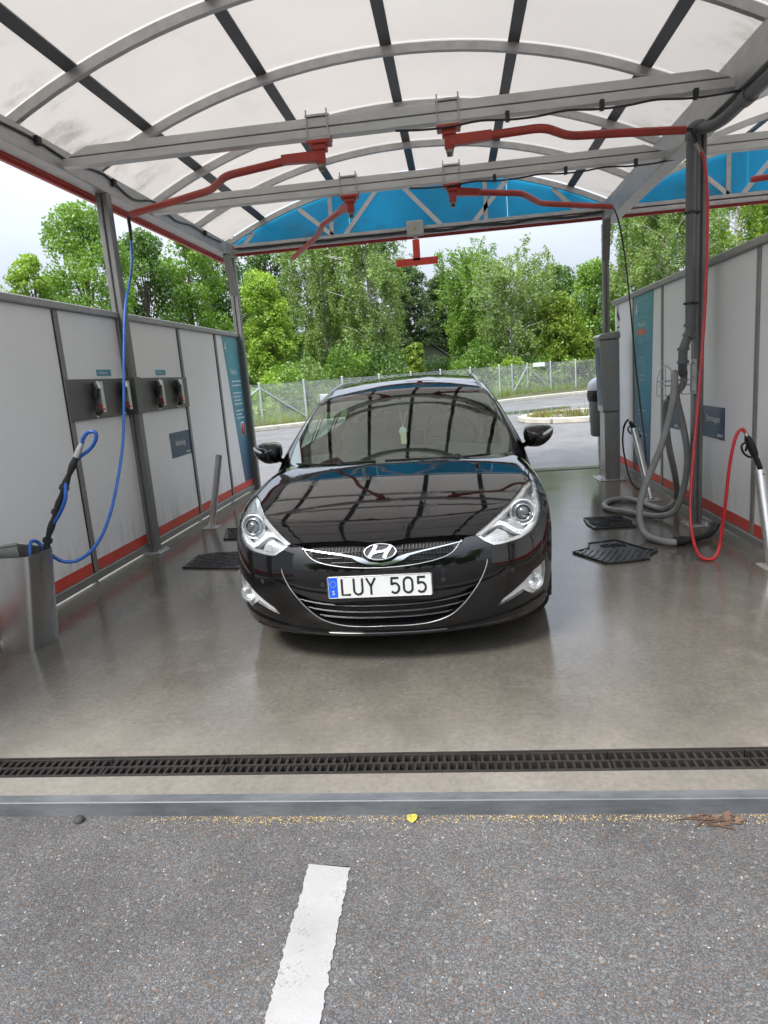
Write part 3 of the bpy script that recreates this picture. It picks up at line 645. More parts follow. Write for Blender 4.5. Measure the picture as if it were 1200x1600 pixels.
swing_arm([(.074, 6.92, 3.16), (.074, 6.92, 3.12), (.756, 7.339, 3.14), (1.001, 7.827, 3.13), (1.825, 8.296, 3.12)], 6.92, 'red swing arm on the farther crossbeam reaching right to the black hose')
swing_arm([(4.15, 6.92, 3.16), (4.15, 6.92, 3.12), (3.7, 7.30, 3.12), (3.40, 7.5, 3.10), (3.0, 7.56, 3.09)], 6.92, 'red swing arm under the neighbouring canopy at the right edge')
# sensor with its red height marker
t = thing('height_sensor', 'small grey box with a red upside-down T marker hanging from the gable', 'sensor', (-.40, 9.45, 3.2))
b = MB(); b.box((-.515, 9.40, 3.24), (-.297, 9.49, 3.42), .008); b.build('sensor_box', M['box_grey'], t)
b = MB(); b.prism([(-.405, 9.398, 3.345), (-.430, 9.398, 3.305), (-.380, 9.398, 3.305)], (0, -.002, 0)); b.build('warning_mark', M['leaf_yellow'], t)
b = MB(); b.box((-.43, 9.43, 3.17), (-.38, 9.46, 3.25)); b.build('stem', M['galv'], t)
b = MB(); b.box((-.452, 9.42, 2.93), (-.360, 9.435, 3.19)); b.box((-.68, 9.42, 2.868), (-.132, 9.435, 2.96)); b.build('marker', M['marker'], t)

# ---------------------------------------------------------------- partition walls
def wall(side, label, ys, y_end, plates=None):
    X = -2.97 if side < 0 else 2.15; s = side                         # face looks to the bay; body behind it
    t = thing('partition_wall', label, 'wall', (X, 6.0, 0), 'partition walls of the bay')
    bx = lambda b, x0, x1, y0, y1, z0, z1, bev=0.: b.box((min(X + s * x0, X + s * x1), y0, z0), (max(X + s * x0, X + s * x1), y1, z1), bev)
    for a, c in zip(ys[:-1], ys[1:]):
        b = MB(); bx(b, 0, .035, a + .004, c - .004, .192, 2.155); b.build('panel', M['wall'], t)
        b = MB(); bx(b, -.001, .035, a + .004, c - .004, .105, .190); b.build('stripe', M['red_stripe'], t)
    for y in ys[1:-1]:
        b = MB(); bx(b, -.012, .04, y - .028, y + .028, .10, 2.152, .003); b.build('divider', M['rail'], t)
        b = MB(); bx(b, -.004 if side < 0 else .002, .03, y - .044 if side < 0 else y - .034, y - .029, .10, 2.150); b.build('shade_strip', M['dark'], t)  # shadow line along the divider, put in as a dark strip
    b = MB(); bx(b, -.035, .06, ys[0], y_end, 2.158, 2.215, .008); b.build('top_cap', M['cap'], t)
    b = MB(); bx(b, -.02, .05, ys[0], y_end - .03, .035, .100, .004); b.build('bottom_rail', M['rail'], t)
    for y in ys:
        b = MB(); bx(b, .005, .04, y - .02, y + .02, 0, .036); b.build('foot', M['galv'], t)
    return t
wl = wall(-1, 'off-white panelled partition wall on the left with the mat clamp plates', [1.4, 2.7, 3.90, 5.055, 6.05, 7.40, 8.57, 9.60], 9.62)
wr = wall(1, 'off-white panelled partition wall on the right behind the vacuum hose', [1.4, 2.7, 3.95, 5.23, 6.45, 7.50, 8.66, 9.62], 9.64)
for y0, y1 in ((5.03, 6.0), (6.11, 7.42)):
    b = MB(); b.box((-2.968, y0, 1.315), (-2.945, y1, 1.635), .004); pl = b.build('clamp_plate', M['plate_grey'], wl)
    for yc in ((5.36, 5.83) if y0 < 6 else (6.56, 7.05)):
        b = MB(); x = -2.945
        b.cur = 1; b.bar((x + .055, yc + .055, 1.36), (x + .055, yc + .055, 1.61), .03, .05, (0, 1, 0)); b.box((x, yc + .05, 1.37), (x + .05, yc + .06, 1.60))
        b.cur = 0; b.tube(catmull([(x + .02, yc, 1.60), (x + .05, yc, 1.57), (x + .035, yc, 1.47), (x + .055, yc, 1.38), (x + .03, yc, 1.34)], 4), [.016] * 4 + [.026] * 4 + [.014] * 4 + [.02] * 4 + [.012], 8)
        b.cur = 1; b.bar((x + .06, yc - .005, 1.61), (x + .075, yc + .004, 1.555), .035, .02, (1, 0, 0)); b.lathe((x + .03, yc, 1.325), [(.012, 0), (.014, .01), (.006, .02)], 8)
        b.cur = 2; b.box((x + .045, yc - .012, 1.375), (x + .08, yc + .016, 1.43), .004); b.box((x + .05, yc, 1.38), (x + .075, yc + .055, 1.392))
        b.build('mat_clamp', [M['clamp_dark'], M['steel'], M['clamp_red']], pl)
b = MB(); b.box((-2.99, 5.985, 1.312), (-2.858, 6.115, 1.638), .004); b.build('post_cover', M['plate_grey'], wl)

LR, UP = (0, 1, 0), (0, 0, 1); RR = (0, -1, 0)
def sign(name, X, pts, mat_, label, cat, group=None, th=.004):
    s = 1 if X < 0 else -1
    zc_ = min(p[1] for p in pts); t = thing(name, label, cat, (X, sum(p[0] for p in pts) / len(pts), zc_), group)
    b = MB(); b.prism([(X, y, z) for y, z in pts], (s * th, 0, 0)); b.build('board', mat_, t); return t
def words_bars(t, X, rows, mat_, side, h=.016):
    for (y0, z, ws) in rows:
        b = MB(); y = y0; d = 1 if side < 0 else -1
        for wd in ws:
            b.box((min(X, X + d * .002), min(y, y + d * wd), z), (max(X, X + d * .002), max(y, y + d * wd), z + h)); y += d * (wd + .018)
        b.build('text_line', mat_, t)
XLs = -2.9695
t = sign('wall_banner', XLs, [(8.84, 2.150), (9.555, 2.150), (9.555, .193), (9.13, .193)], M['banner'], 'tall teal banner with a red prohibition sign on the left wall', 'banner')
Xf = XLs + .0045
text_mesh('numeral', '4', .20, (Xf, 8.90, 1.94), LR, UP, M['white_print'], t, xs=.8)
text_mesh('heading', 'Tänk på', .105, (Xf, 9.02, 1.66), LR, UP, M['white_print'], t, xs=.8)
words_bars(t, Xf, [(9.04, 1.555, (.12, .07, .15)), (9.04, 1.50, (.09, .18, .08)), (9.05, 1.40, (.10, .12, .10)), (9.05, 1.35, (.15, .14)), (9.06, 1.30, (.07, .20)), (9.06, 1.25, (.16, .17)), (9.08, 1.16, (.20, .1)), (9.08, 1.11, (.08, .14)), (9.09, 1.06, (.13, .15))], M['white_print'], -1, .017)
b = MB(); b.lathe((Xf, 9.29, 1.01 - .10), [(.001, .002), (.105, .002), (.105, 0)], 28, 'X'); b.build('sign_ring', M['white_print'], t)
b = MB(); b.lathe((Xf, 9.29, 1.01 - .10), [(.001, .0035), (.086, .0035), (.086, .001)], 28, 'X'); b.build('sign_disc', M['sign_red'], t)
b = MB(); b.bar((Xf + .004, 9.24, .975 - .14), (Xf + .004, 9.35, 1.045 - .06), .014, .002, (1, 0, 0)); b.build('sign_bar', M['pale_print'], t)
t = sign('wall_sign', XLs, [(6.825, 1.063), (7.345, 1.063), (7.345, .802), (6.825, .802)], M['navy'], 'navy sign with white lettering below the clamp plate on the left wall', 'sign', 'navy square signs')
text_mesh('lettering', 'Avfettning', .082, (Xf, 7.075, .92), LR, UP, M['white_print'], t, xs=.78, align='CENTER'); text_mesh('lettering', 'preem', .05, (Xf, 7.32, .822), LR, UP, M['white_print'], t, xs=.85, align='RIGHT')
for y0, y1, lb in ((5.545, 5.785, 'small teal label above the nearer pair of mat clamps'), (6.70, 6.935, 'small teal label above the farther pair of mat clamps')):
    t = sign('wall_label', XLs, [(y0, 1.712), (y1, 1.712), (y1, 1.66), (y0, 1.66)], M['label_blue'], lb, 'label', 'teal clamp labels', .003)
    text_mesh('lettering', '5  Mattklämma', .033, (XLs + .0035, y0 + .015, 1.675), LR, UP, M['white_print'], t, xs=.85)
XRs = 2.1495; Xg = XRs - .0045
t = sign('wall_banner', XRs, [(8.60, 2.150), (7.82, 2.150), (7.985, .193), (8.60, .193)], M['banner'], 'tall teal banner with an orange box on the right wall', 'banner')
text_mesh('numeral', '4', .20, (Xg, 8.555, 1.93), RR, UP, M['white_print'], t, xs=.8)
text_mesh('heading', 'Tvätta så här', .078, (Xg, 8.46, 1.805), RR, UP, M['white_print'], t, xs=.8)
b = MB(); b.box((Xg - .002, 8.145, 1.715), (Xg, 8.45, 1.775)); b.build('orange_box', M['orange_print'], t)
rows = [(8.45, z, ws) for z, ws in ((1.66, (.12, .06)), (1.615, (.08, .1)), (1.45, (.28,)), (1.41, (.1, .12)), (1.25, (.3,)), (1.2, (.08, .13)), (1.04, (.1, .1)), (.85, (.32,)), (.80, (.1,)), (.62, (.1,)), (.58, (.36,)), (.42, (.16,)), (2.03, (.05,)), (1.98, (.07,)))]
words_bars(t, Xg, rows, M['pale_print'], 1, .014)
words_bars(t, Xg, [(8.20, 2.05, (.09,)), (8.20, 2.0, (.08,)), (8.50, 1.90, (.42,)), (8.5, 2.09, (.5,))], M['pale_print'], 1, .008)
t = sign('wall_sign', XRs, [(6.31, 1.012), (5.80, 1.012), (5.80, .748), (6.31, .748)], M['navy'], 'navy sign reading Dammsugare beside the post on the right wall', 'sign', 'navy square signs')
text_mesh('lettering', 'Dammsugare', .082, (Xg, 6.055, .885), RR, UP, M['white_print'], t, xs=.72, align='CENTER'); text_mesh('lettering', 'preem', .05, (Xg, 5.83, .768), RR, UP, M['white_print'], t, xs=.85, align='RIGHT')
t = sign('wall_sign', XRs, [(7.455, 1.008), (6.94, 1.008), (6.94, .742), (7.455, .742)], M['navy'], 'navy sign half hidden behind the grey vacuum hose on the right wall', 'sign', 'navy square signs')
text_mesh('lettering', 'preem', .05, (Xg, 6.97, .762), RR, UP, M['white_print'], t, xs=.85, align='RIGHT')
b = MB(); b.prism([(XRs, 9.50, 2.02), (XRs, 9.40, 1.93), (XRs, 9.36, 1.97), (XRs, 9.42, 2.03), (XRs, 9.46, 2.10)], (-.003, 0, 0)); b.box((XRs - .003, 9.38, 1.86), (XRs, 9.50, 1.875)); b.box((XRs - .003, 9.41, 1.81), (XRs, 9.50, 1.823))
tag(b.build('wall_sticker', M['plate_char'], loc=(XRs, 9.44, 1.81)), 'small black pictogram sticker high on the right wall beside the payment post', 'sticker')
t_dirt = None

# ---------------------------------------------------------------- hoses, lances, holders
def hose(name, pts, r, mat_, label, cat, group=None, n=10, sub=8, clampf=None):
    p = catmull(pts, sub)
    if clampf: p = np.array([clampf(q) for q in p])
    b = MB(); b.tube(p, r, n); lo = min(p, key=lambda q: q[2])
    return tag(b.build(name, mat_, loc=tuple(lo)), label, cat, group)
t = thing('blue_hose', 'blue wash hose hanging from the left swing arm into the steel bin', 'hose', (-2.55, 3.88, .5))
b = MB(); b.tube(catmull([(-2.82, 6.315, 3.08), (-2.86, 6.34, 3.06), (-2.865, 6.35, 2.98), (-2.862, 6.33, 2.86)], 5), .016, 8); b.build('arm_connector', M['matt_black'], t)
bp = [(-2.862, 6.33, 2.87), (-2.845, 6.22, 2.6), (-2.804, 5.9, 2.232), (-2.715, 5.55, 1.782), (-2.64, 5.3, 1.471), (-2.541, 4.98, 1.138), (-2.464, 4.65, .865), (-2.416, 4.35, .643), (-2.425, 4.15, .514), (-2.48, 4.03, .462), (-2.56, 3.99, .47), (-2.64, 3.985, .53), (-2.69, 3.965, .61), (-2.70, 3.92, .625), (-2.69, 3.87, .56), (-2.68, 3.83, .30)]
b = MB(); b.tube(catmull(bp, 8), .0115, 10); b.build('hose', M['blue_hose'], t)
lp = [(-2.238, 3.88, 1.215), (-2.226, 3.88, 1.245), (-2.188, 3.88, 1.280), (-2.142, 3.88, 1.276), (-2.152, 3.885, 1.230), (-2.210, 3.90, 1.175), (-2.285, 3.90, 1.13), (-2.350, 3.90, 1.06), (-2.375, 3.87, .985), (-2.385, 3.85, .89), (-2.445, 3.86, .80), (-2.525, 3.88, .715), (-2.575, 3.885, .640), (-2.61, 3.88, .54), (-2.64, 3.87, .40)]
b = MB(); b.tube(catmull(lp, 8), .0115, 10); b.build('hose', M['blue_hose'], t)
t = thing('spray_lance', 'black spray lance wound with blue hose standing in the steel bin', 'spray lance', (-2.66, 3.87, .03))
ln = catmull([(-2.66, 3.87, .05), (-2.573, 3.875, .60), (-2.475, 3.878, .81), (-2.382, 3.88, .985), (-2.288, 3.88, 1.14)], 6)
b = MB(); b.tube(ln, [.019 + .004 * math.sin(i * 1.5) for i in range(len(ln))], 10); b.build('lance_tube', M['black_rubber'], t)
b = MB(); b.tube([(-2.288, 3.88, 1.14), (-2.266, 3.88, 1.175), (-2.238, 3.88, 1.22)], [.017, .019, .013], 10); b.build('fitting', M['steel'], t)
for u in (7, 12, 17):
    b = MB(); p0 = Vector(ln[u]); d = (Vector(ln[u + 1]) - p0).normalized(); b.tube([p0 - d * .012, p0 + d * .012], .029, 10); b.build('tie', M['matt_black'], t)

t = thing('lance_bin', 'open stainless steel bin holding the spray lance by the left wall', 'bin', (-2.8, 3.8, 0))
def rounded(P, r, n=5):
    o = []; m_ = len(P)
    for i in range(m_):
        a, c, e = Vector(P[i - 1]), Vector(P[i]), Vector(P[(i + 1) % m_]); u = (a - c).normalized() * r; v = (e - c).normalized() * r
        for k in range(n): f = k / (n - 1); o.append((c + u) * (1 - f) ** 2 + c * 2 * f * (1 - f) + (c + v) * f * f)
    return o
lo_ = rounded([(-2.835, 3.632, 0), (-2.623, 3.642, 0), (-2.613, 3.915, 0), (-2.84, 3.945, 0)], .035); hi_ = rounded([(-2.835, 3.628, .592), (-2.550, 3.642, .592), (-2.553, 3.915, .585), (-2.84, 3.950, .612)], .035)
b = MB(); n = len(lo_); c = Vector((-2.72, 3.79, 0)); sh = lambda p, k: Vector((p.x + (c.x - p.x) * k, p.y + (c.y - p.y) * k, p.z))
vs = lo_ + hi_ + [sh(p, .02) for p in hi_] + [sh(p, .03) + Vector((0, 0, .02)) for p in lo_]; fs = [(r_ * n + k, r_ * n + (k + 1) % n, (r_ + 1) * n + (k + 1) % n, (r_ + 1) * n + k) for r_ in range(3) for k in range(n)] + [tuple(range(3 * n, 4 * n))]
b.add(vs, fs, False); me_o = b.build('bin_body', M['bin_steel'], t)
for p_ in me_o.data.polygons: p_.use_smooth = len(p_.vertices) == 4
me_o.data.set_sharp_from_angle(angle=.6)
b = MB(); b.tube([(-2.86, 3.70, .640), (-2.66, 3.72, .655)], .010, 8); b.bar((-2.86, 3.70, .60), (-2.66, 3.72, .615), .005, .07); b.build('folded_edge', M['steel_dark'], t)

def holder_tube(base, top, r, label):
    base, top = Vector(base), Vector(top); d = (top - base).normalized()
    t = thing('holder_tube', label, 'lance holder', tuple(base), 'leaning steel lance holder tubes')
    b = MB(); b.tube([base + Vector((0, 0, .006)), top], r, 20, caps=False); b.tube([top, base + d * .1], r * .9, 20, caps=False)
    a = Vector((0, 0, 1)) if abs(d.z) < .9 else Vector((1, 0, 0)); u = d.cross(a).normalized(); v = d.cross(u); k = 20
    vs = [top + (u * math.cos(2 * PI * i / k) + v * math.sin(2 * PI * i / k)) * rr for rr in (r, r * .9) for i in range(k)]
    b.add(vs, [(i, (i + 1) % k, k + (i + 1) % k, k + i) for i in range(k)], False); b.build('tube', M['steel'], t)
    b = MB(); b.box((base.x - .08, base.y - .08, 0), (base.x + .08, base.y + .08, .008), .002); b.build('base_plate', M['galv'], t)
    b = MB(); p = top - d * .02; b.tube([p, p + Vector((0, -r - .004, 0))], .006, 8); b.build('rivet', M['matt_black'], t); return t
holder_tube((-2.726, 7.04, 0), (-2.53, 7.00, .785), .036, 'empty leaning steel tube by the left wall')
holder_tube((1.965, 7.25, 0), (1.855, 7.50, .73), .036, 'leaning steel tube with a black spray gun by the right wall')
holder_tube((2.08, 4.72, 0), (2.078, 4.95, .63), .040, 'leaning steel tube with the red hose gun at the right edge')

t = thing('red_hose', 'red hose hanging from the right swing arm and looping on the floor', 'hose', (1.75, 5.0, 0))
b = MB(); b.tube(catmull([(1.783, 5.688, 3.08), (1.83, 5.70, 3.08), (1.862, 5.735, 3.055), (1.88, 5.73, 2.99)], 5), .015, 10); b.build('rubber_bend', M['black_rubber'], t)
b = MB(); b.tube([(1.88, 5.73, 2.99), (1.897, 5.722, 2.955), (1.91, 5.716, 2.92)], [.02, .017, .02], 10); b.build('fitting', M['brass'], t)
rp = [(1.91, 5.716, 2.925), (1.932, 5.71, 2.86), (1.947, 5.70, 2.705), (1.950, 5.68, 2.498), (1.928, 5.62, 2.079), (1.888, 5.55, 1.61), (1.819, 5.45, 1.043), (1.740, 5.32, .55), (1.700, 5.22, .27), (1.690, 5.11, .10), (1.695, 5.00, .022), (1.715, 4.93, .013), (1.77, 4.93, .014), (1.815, 4.965, .07), (1.837, 4.98, .185), (1.850, 4.95, .416), (1.857, 4.92, .649), (1.875, 4.90, .828), (1.902, 4.90, .914), (1.931, 4.90, .930), (1.952, 4.90, .907)]
b = MB(); b.tube(catmull(rp, 8), .0115, 10); b.build('hose', M['red_hose'], t)
def spray_gun(name, pts, label):
    P = [Vector(p) for p in pts]; t = thing(name, label, 'spray gun', tuple(P[-1]), 'black spray guns in holder tubes'); d = (P[-1] - P[0]).normalized()
    b = MB(); b.tube([P[0], P[0] + d * .035], .012, 10); b.build('swivel', M['steel'], t)
    q = P[0] + d * .03; s = Vector((0, 1, 0)); n = d.cross(s).normalized()
    if n.z > 0: n = -n
    b = MB(); b.tube([q, q + d * .03, q + d * .09, q + d * .15, q + d * .17], [.018, .030, .035, .030, .020], 10, sq=.75); b.build('grip', M['matt_black'], t)
    b = MB(); pts2 = catmull([q + d * .04 - n * -.02, q + d * .05 + n * .055, q + d * .10 + n * .062, q + d * .15 + n * .04, q + d * .165 + n * .01], 4); b.tube(pts2, .008, 8); b.build('trigger_guard', M['matt_black'], t)
    b = MB(); b.tube([q + d * .06 + n * .02, q + d * .10 + n * .045], .007, 6); b.build('trigger', M['gloss_black'], t)
    b = MB(); e = P[-1]; b.tube([q + d * .165, q + d * .20, e + d * .05], [.015, .02, .014], 10); b.build('lance_neck', M['matt_black'], t)
    return t
spray_gun('spray_gun', [(1.95, 4.90, .912), (2.077, 4.947, .64)], 'black spray gun on the red hose, tucked in a steel tube')
t = spray_gun('spray_gun', [(1.80, 7.50, .83), (1.858, 7.498, .735)], 'black spray gun on the thin black hose, tucked in a steel tube')
b = MB(); b.tube(catmull([(1.80, 7.50, .83), (1.775, 7.5, .80), (1.752, 7.5, .74)], 4), .012, 8); b.build('elbow', M['gloss_black'], t)
t = thing('black_hose', 'thin black hose hanging from the farther right swing arm past the banner', 'hose', (1.95, 7.4, .11))
bh = [(1.825, 8.296, 3.12), (1.90, 8.45, 3.10), (1.975, 8.58, 2.98), (2.03, 8.55, 2.6), (2.037, 8.35, 2.032), (2.021, 8.1, 1.455), (2.018, 7.85, .898), (1.999, 7.6, .501), (1.965, 7.45, .245), (1.93, 7.36, .117), (1.85, 7.35, .105), (1.794, 7.40, .194), (1.767, 7.5, .389), (1.753, 7.55, .591), (1.752, 7.50, .742)]
b = MB(); b.tube(catmull(bh, 8), .0095, 8); b.build('hose', M['black_rubber'], t)

# vacuum standpipe
t = thing('vacuum_pipe', 'dark grey vacuum standpipe strapped to the right post', 'pipe', (1.915, 5.95, 1.3))
b = MB(); b.tube([(1.913, 5.95, 3.10), (1.914, 5.95, 2.40), (1.918, 5.95, 1.70)], .036, 16); b.build('riser', M['grey_pipe'], t)
b = MB(); b.tube(catmull([(1.918, 5.95, 1.72), (1.918, 5.95, 1.655), (1.905, 5.95, 1.60), (1.882, 5.95, 1.545), (1.867, 5.95, 1.49), (1.866, 5.955, 1.40), (1.876, 5.99, 1.34), (1.892, 6.02, 1.30)], 5), .036, 16); b.build('offset_bend', M['grey_pipe'], t)
for p, d in (((1.918, 5.95, 1.69), (0, 0, 1)), ((1.908, 5.95, 1.605), (.45, 0, .9)), ((1.868, 5.95, 1.505), (0, 0, 1)), ((1.866, 5.95, 1.40), (0, 0, 1))):
    p, d = Vector(p), Vector(d).normalized(); b = MB(); b.tube([p - d * .012, p + d * .012], .047, 16); b.build('collar', M['grey_pipe'], t)
b = MB(); b.tube(catmull([(1.913, 5.95, 3.08), (1.915, 5.95, 3.14), (1.945, 5.94, 3.165), (2.0, 5.92, 3.165)], 5), .045, 14); b.tube(catmull([(1.945, 6.005, 3.16), (2.035, 5.75, 3.12), (2.05, 5.3, 3.12), (2.05, 4.0, 3.12), (2.05, 2.2, 3.12)], 6), .045, 14); b.build('overhead_run', M['grey_pipe'], t)
for y in (5.25, 3.9):
    b = MB(); b.tube([(2.05, y - .05, 3.12), (2.05, y + .05, 3.12)], .056, 14); b.build('coupling', M['grey_pipe'], t)
for z in (1.86, 2.55):
    b = MB(); b.tube([(1.914, 5.95, z - .008), (1.914, 5.95, z + .008)], .048, 14); b.box((1.93, 5.94, z - .008), (1.985, 5.99, z + .008)); b.build('strap', M['matt_black'], t)
t = thing('hose_rack', 'wire hose rack bracketed to the right post', 'rack', (1.87, 6.05, 1.1))
def dloop(x, y):
    P = [(x - .07, y, 1.135)]
    for k in range(13):
        a = PI - PI * k / 12; P.append((x + .07 * math.cos(a), y + .01 * math.sin(a), 1.21 + .17 * math.sin(a)))
    P += [(x + .07, y, 1.135), (x - .07, y, 1.135)]; return P
for x, y in ((1.735, 5.97), (1.945, 6.0)):
    b = MB(); b.tube(dloop(x, y), .0045, 6); b.tube([(x, y, 1.375), (x, y, 1.14)], .004, 6); b.tube([(x - .065, y, 1.25), (x + .065, y, 1.25)], .004, 6); b.build('wire_loop', M['galv'], t)
b = MB()
for x, y in ((1.735, 5.97), (1.945, 6.0)):
    b.tube([(x, y, 1.25), (x + .01, y + .16, 1.25)], .006, 6); b.tube([(x, y, 1.21), (x + .01, y + .16, 1.21)], .006, 6)
b.tube([(1.73, 6.13, 1.25), (1.97, 6.10, 1.25)], .006, 6); b.tube([(1.73, 6.13, 1.21), (1.97, 6.10, 1.21)], .006, 6); b.build('rack_arm', M['galv'], t)
b = MB(); b.box((1.945, 5.975, 1.13), (1.985, 5.994, 1.42), .003)
for z in (1.16, 1.275, 1.39): b.lathe((1.965, 5.955, z), [(.012, 0), (.012, .02)], 6, 'Y')
b.build('bracket', M['galv'], t)

hp = [(1.90, 6.03, 1.30), (1.905, 6.06, 1.22), (1.868, 6.10, 1.15), (1.823, 6.12, 1.113), (1.803, 6.20, 1.047), (1.813, 6.25, .944), (1.844, 6.30, .797), (1.881, 6.35, .634), (1.95, 6.45, .441), (2.02, 6.60, .25), (2.07, 6.78, .09), (2.02, 6.75, .034), (1.902, 6.62, .03), (1.84, 6.78, .03), (1.79, 7.05, .03), (1.688, 7.22, .03), (1.544, 7.17, .03), (1.442, 6.99, .03), (1.425, 6.764, .03), (1.54, 6.606, .03), (1.67, 6.422, .03), (1.795, 6.28, .04), (1.888, 6.21, .10), (1.943, 6.19, .25), (1.968, 6.15, .466), (1.957, 6.12, .666), (1.912, 6.10, .892), (1.868, 6.10, 1.085), (1.843, 6.08, 1.237), (1.822, 6.02, 1.312), (1.803, 5.965, 1.30), (1.797, 5.94, 1.227), (1.779, 5.93, 1.071), (1.746, 5.93, .914), (1.679, 5.91, .706), (1.588, 5.88, .509), (1.509, 5.82, .345), (1.462, 5.74, .20), (1.462, 5.66, .085), (1.49, 5.57, .034), (1.535, 5.46, .03), (1.595, 5.385, .03), (1.65, 5.365, .03)]
t = thing('vacuum_hose', 'thick grey corrugated vacuum hose looped over the rack and floor', 'hose', (1.65, 6.2, 0))
p = catmull(hp, 14)
d_ = np.r_[0, np.cumsum(np.linalg.norm(np.diff(p, axis=0), axis=1))]; s_ = np.arange(0, d_[-1], .009); p = np.stack([np.interp(s_, d_, p[:, k]) for k in range(3)], 1)
b = MB(); b.tube(p, [.0275 + .0012 * (1 if i % 2 else -1) for i in range(len(p))], 12); b.build('hose', M['grey_hose'], t)
b = MB(); b.tube([(1.865, 6.10, 1.148), (1.845, 6.108, 1.13), (1.815, 6.13, 1.095)], .033, 12); b.build('cuff', M['black_rubber'], t)
b = MB(); b.tube([(1.64, 5.368, .034), (1.715, 5.385, .036)], .040, 14); b.tube([(1.715, 5.385, .036), (1.80, 5.43, .034)], .031, 14); b.build('nozzle_collar', M['black_rubber'], t)
q = catmull([(1.79, 5.425, .034), (1.86, 5.475, .034), (1.93, 5.53, .036), (1.985, 5.575, .06), (2.02, 5.60, .11)], 4)
b = MB(); b.tube(q, [.031 + .012 * i / (len(q) - 1) for i in range(len(q))], 10, sq=.6); b.build('nozzle', M['matt_black'], t)

# ---------------------------------------------------------------- floor mats
def floor_mat(outline, label, grooves=None, hatch=None):
    c = np.mean(outline, 0); t = thing('floor_mat', label, 'floor mat', (c[0], c[1], 0), 'rubber car mats laid out on the bay floor'); n = len(outline)
    b = MB(); b.prism([(x, y, .001) for x, y in outline], (0, 0, .007)); b.build('mat_sheet', M['wet_rubber'], t, bevel=.002)
    b = MB()
    for i in range(n):
        p, q = outline[i], outline[(i + 1) % n]; b.tube([(p[0], p[1], .010), (q[0], q[1], .010)], .0075, 6)
    b.build('rim', M['wet_rubber'], t)
    if grooves: 
        b = MB()
        for p, q, wd in grooves: b.bar((*p, .0105), (*q, .0105), wd, .007)
        b.build('tread', M['wet_rubber'], t)
    return t
def inside(p, poly):
    c = False; n = len(poly)
    for i in range(n):
        (x0, y0), (x1, y1) = poly[i], poly[(i + 1) % n]
        if (y0 > p[1]) != (y1 > p[1]) and p[0] < (x1 - x0) * (p[1] - y0) / (y1 - y0) + x0: c = not c
    return c
def hatch(poly, step, ang, wd, cond=lambda x, y: True, L_=.5, jog=.0):
    c = np.mean(poly, 0); d = np.array([math.cos(ang), math.sin(ang)]); nn = np.array([-d[1], d[0]]); o = []
    for k in np.arange(-.6, .6, step):
        run = None
        for s in np.arange(-L_, L_, .012):
            q = c + d * s + nn * k; ok = inside(q, poly) and inside(q + d * .02, poly) and inside(q - d * .02, poly) and cond(*q)
            if ok and run is None: run = q
            if not ok and run is not None:
                if np.linalg.norm(q - run) > .04: o.append((tuple(run), tuple(q - d * .012), wd))
                run = None
    return o
m1 = [(.845, 5.30), (.985, 5.395), (1.01, 5.545), (1.242, 5.618), (1.40, 5.30), (1.463, 5.226), (1.37, 5.12), (1.348, 5.02), (1.153, 4.956), (1.03, 4.95)]
floor_mat(m1, 'large ribbed black rubber mat nearest on the right of the car', hatch(m1, .045, 1.15, .018, lambda x, y: y < 5.33 - .15 * (x - 1.1)) + hatch(m1, .03, .45, .008, lambda x, y: 5.40 < y < 5.50 and 1.08 < x < 1.28))
m2 = [(1.143, 6.49), (1.50, 6.49), (1.55, 6.28), (1.514, 6.06), (1.159, 6.05), (1.13, 6.25)]
floor_mat(m2, 'smaller black rubber mat behind the large one on the right', hatch(m2, .055, .05, .010))
m3 = [(-2.397, 5.404), (-2.406, 5.78), (-2.27, 5.85), (-2.03, 5.84), (-1.87, 5.60), (-1.88, 5.29)]
floor_mat(m3, 'black rubber mat lying between the left post and the car', hatch(m3, .05, .02, .016))
m4 = [(-2.37, 6.40), (-2.50, 6.88), (-2.10, 6.88), (-2.02, 6.36)]
floor_mat(m4, 'far black rubber mat mostly hidden behind the left headlight', hatch(m4, .05, .02, .012))

# ---------------------------------------------------------------- payment post and litter bin
t = thing('payment_post', 'grey steel payment post with an orange sticker by the right wall', 'payment post', (1.85, 8.72, 0))
b = MB(); b.box((1.70, 8.52, 0), (2.02, 8.96, .012), .003)
for x in (1.73, 1.99):
    for y in (8.56, 8.92): b.lathe((x, y, .012), [(.014, 0), (.014, .016), (.006, .016), (.006, .03)], 8)
b.build('base_plate', M['galv'], t)
b = MB(); b.box((1.785, 8.60, .012), (1.965, 8.88, .84), .006); b.build('lower_body', M['steel_dark'], t)
b = MB(); b.prism([(1.765, 8.595, .845), (1.967, 8.595, .845), (1.967, 8.595, 1.70), (1.735, 8.595, 1.70)], (0, .30, 0)); b.build('upper_body', M['steel_dark'], t, bevel=.008)
b = MB(); b.prism([(1.715, 8.57, 1.70), (1.975, 8.57, 1.703), (1.975, 8.57, 1.765), (1.94, 8.57, 1.79), (1.75, 8.57, 1.765), (1.72, 8.57, 1.74)], (0, .35, 0)); b.build('cap', M['steel_dark'], t, bevel=.008)
b = MB(); b.add([(1.7625, 8.63, .92), (1.7625, 8.86, .92), (1.7365, 8.86, 1.62), (1.7365, 8.63, 1.62)], [(0, 1, 2, 3)]); b.v = [(x - .004, y, z) for x, y, z in b.v]; b.build('front_panel', M['navy'], t)
b = MB(); b.box((1.855, 8.590, 1.355), (1.90, 8.594, 1.372)); b.v = [(x, y, z - .12 * (x - 1.87)) for x, y, z in b.v]; b.build('sticker', M['orange_print'], t)
t = thing('litter_bin', 'grey litter bin with a domed lid and black bag behind the payment post', 'litter bin', (1.95, 9.75, 0))
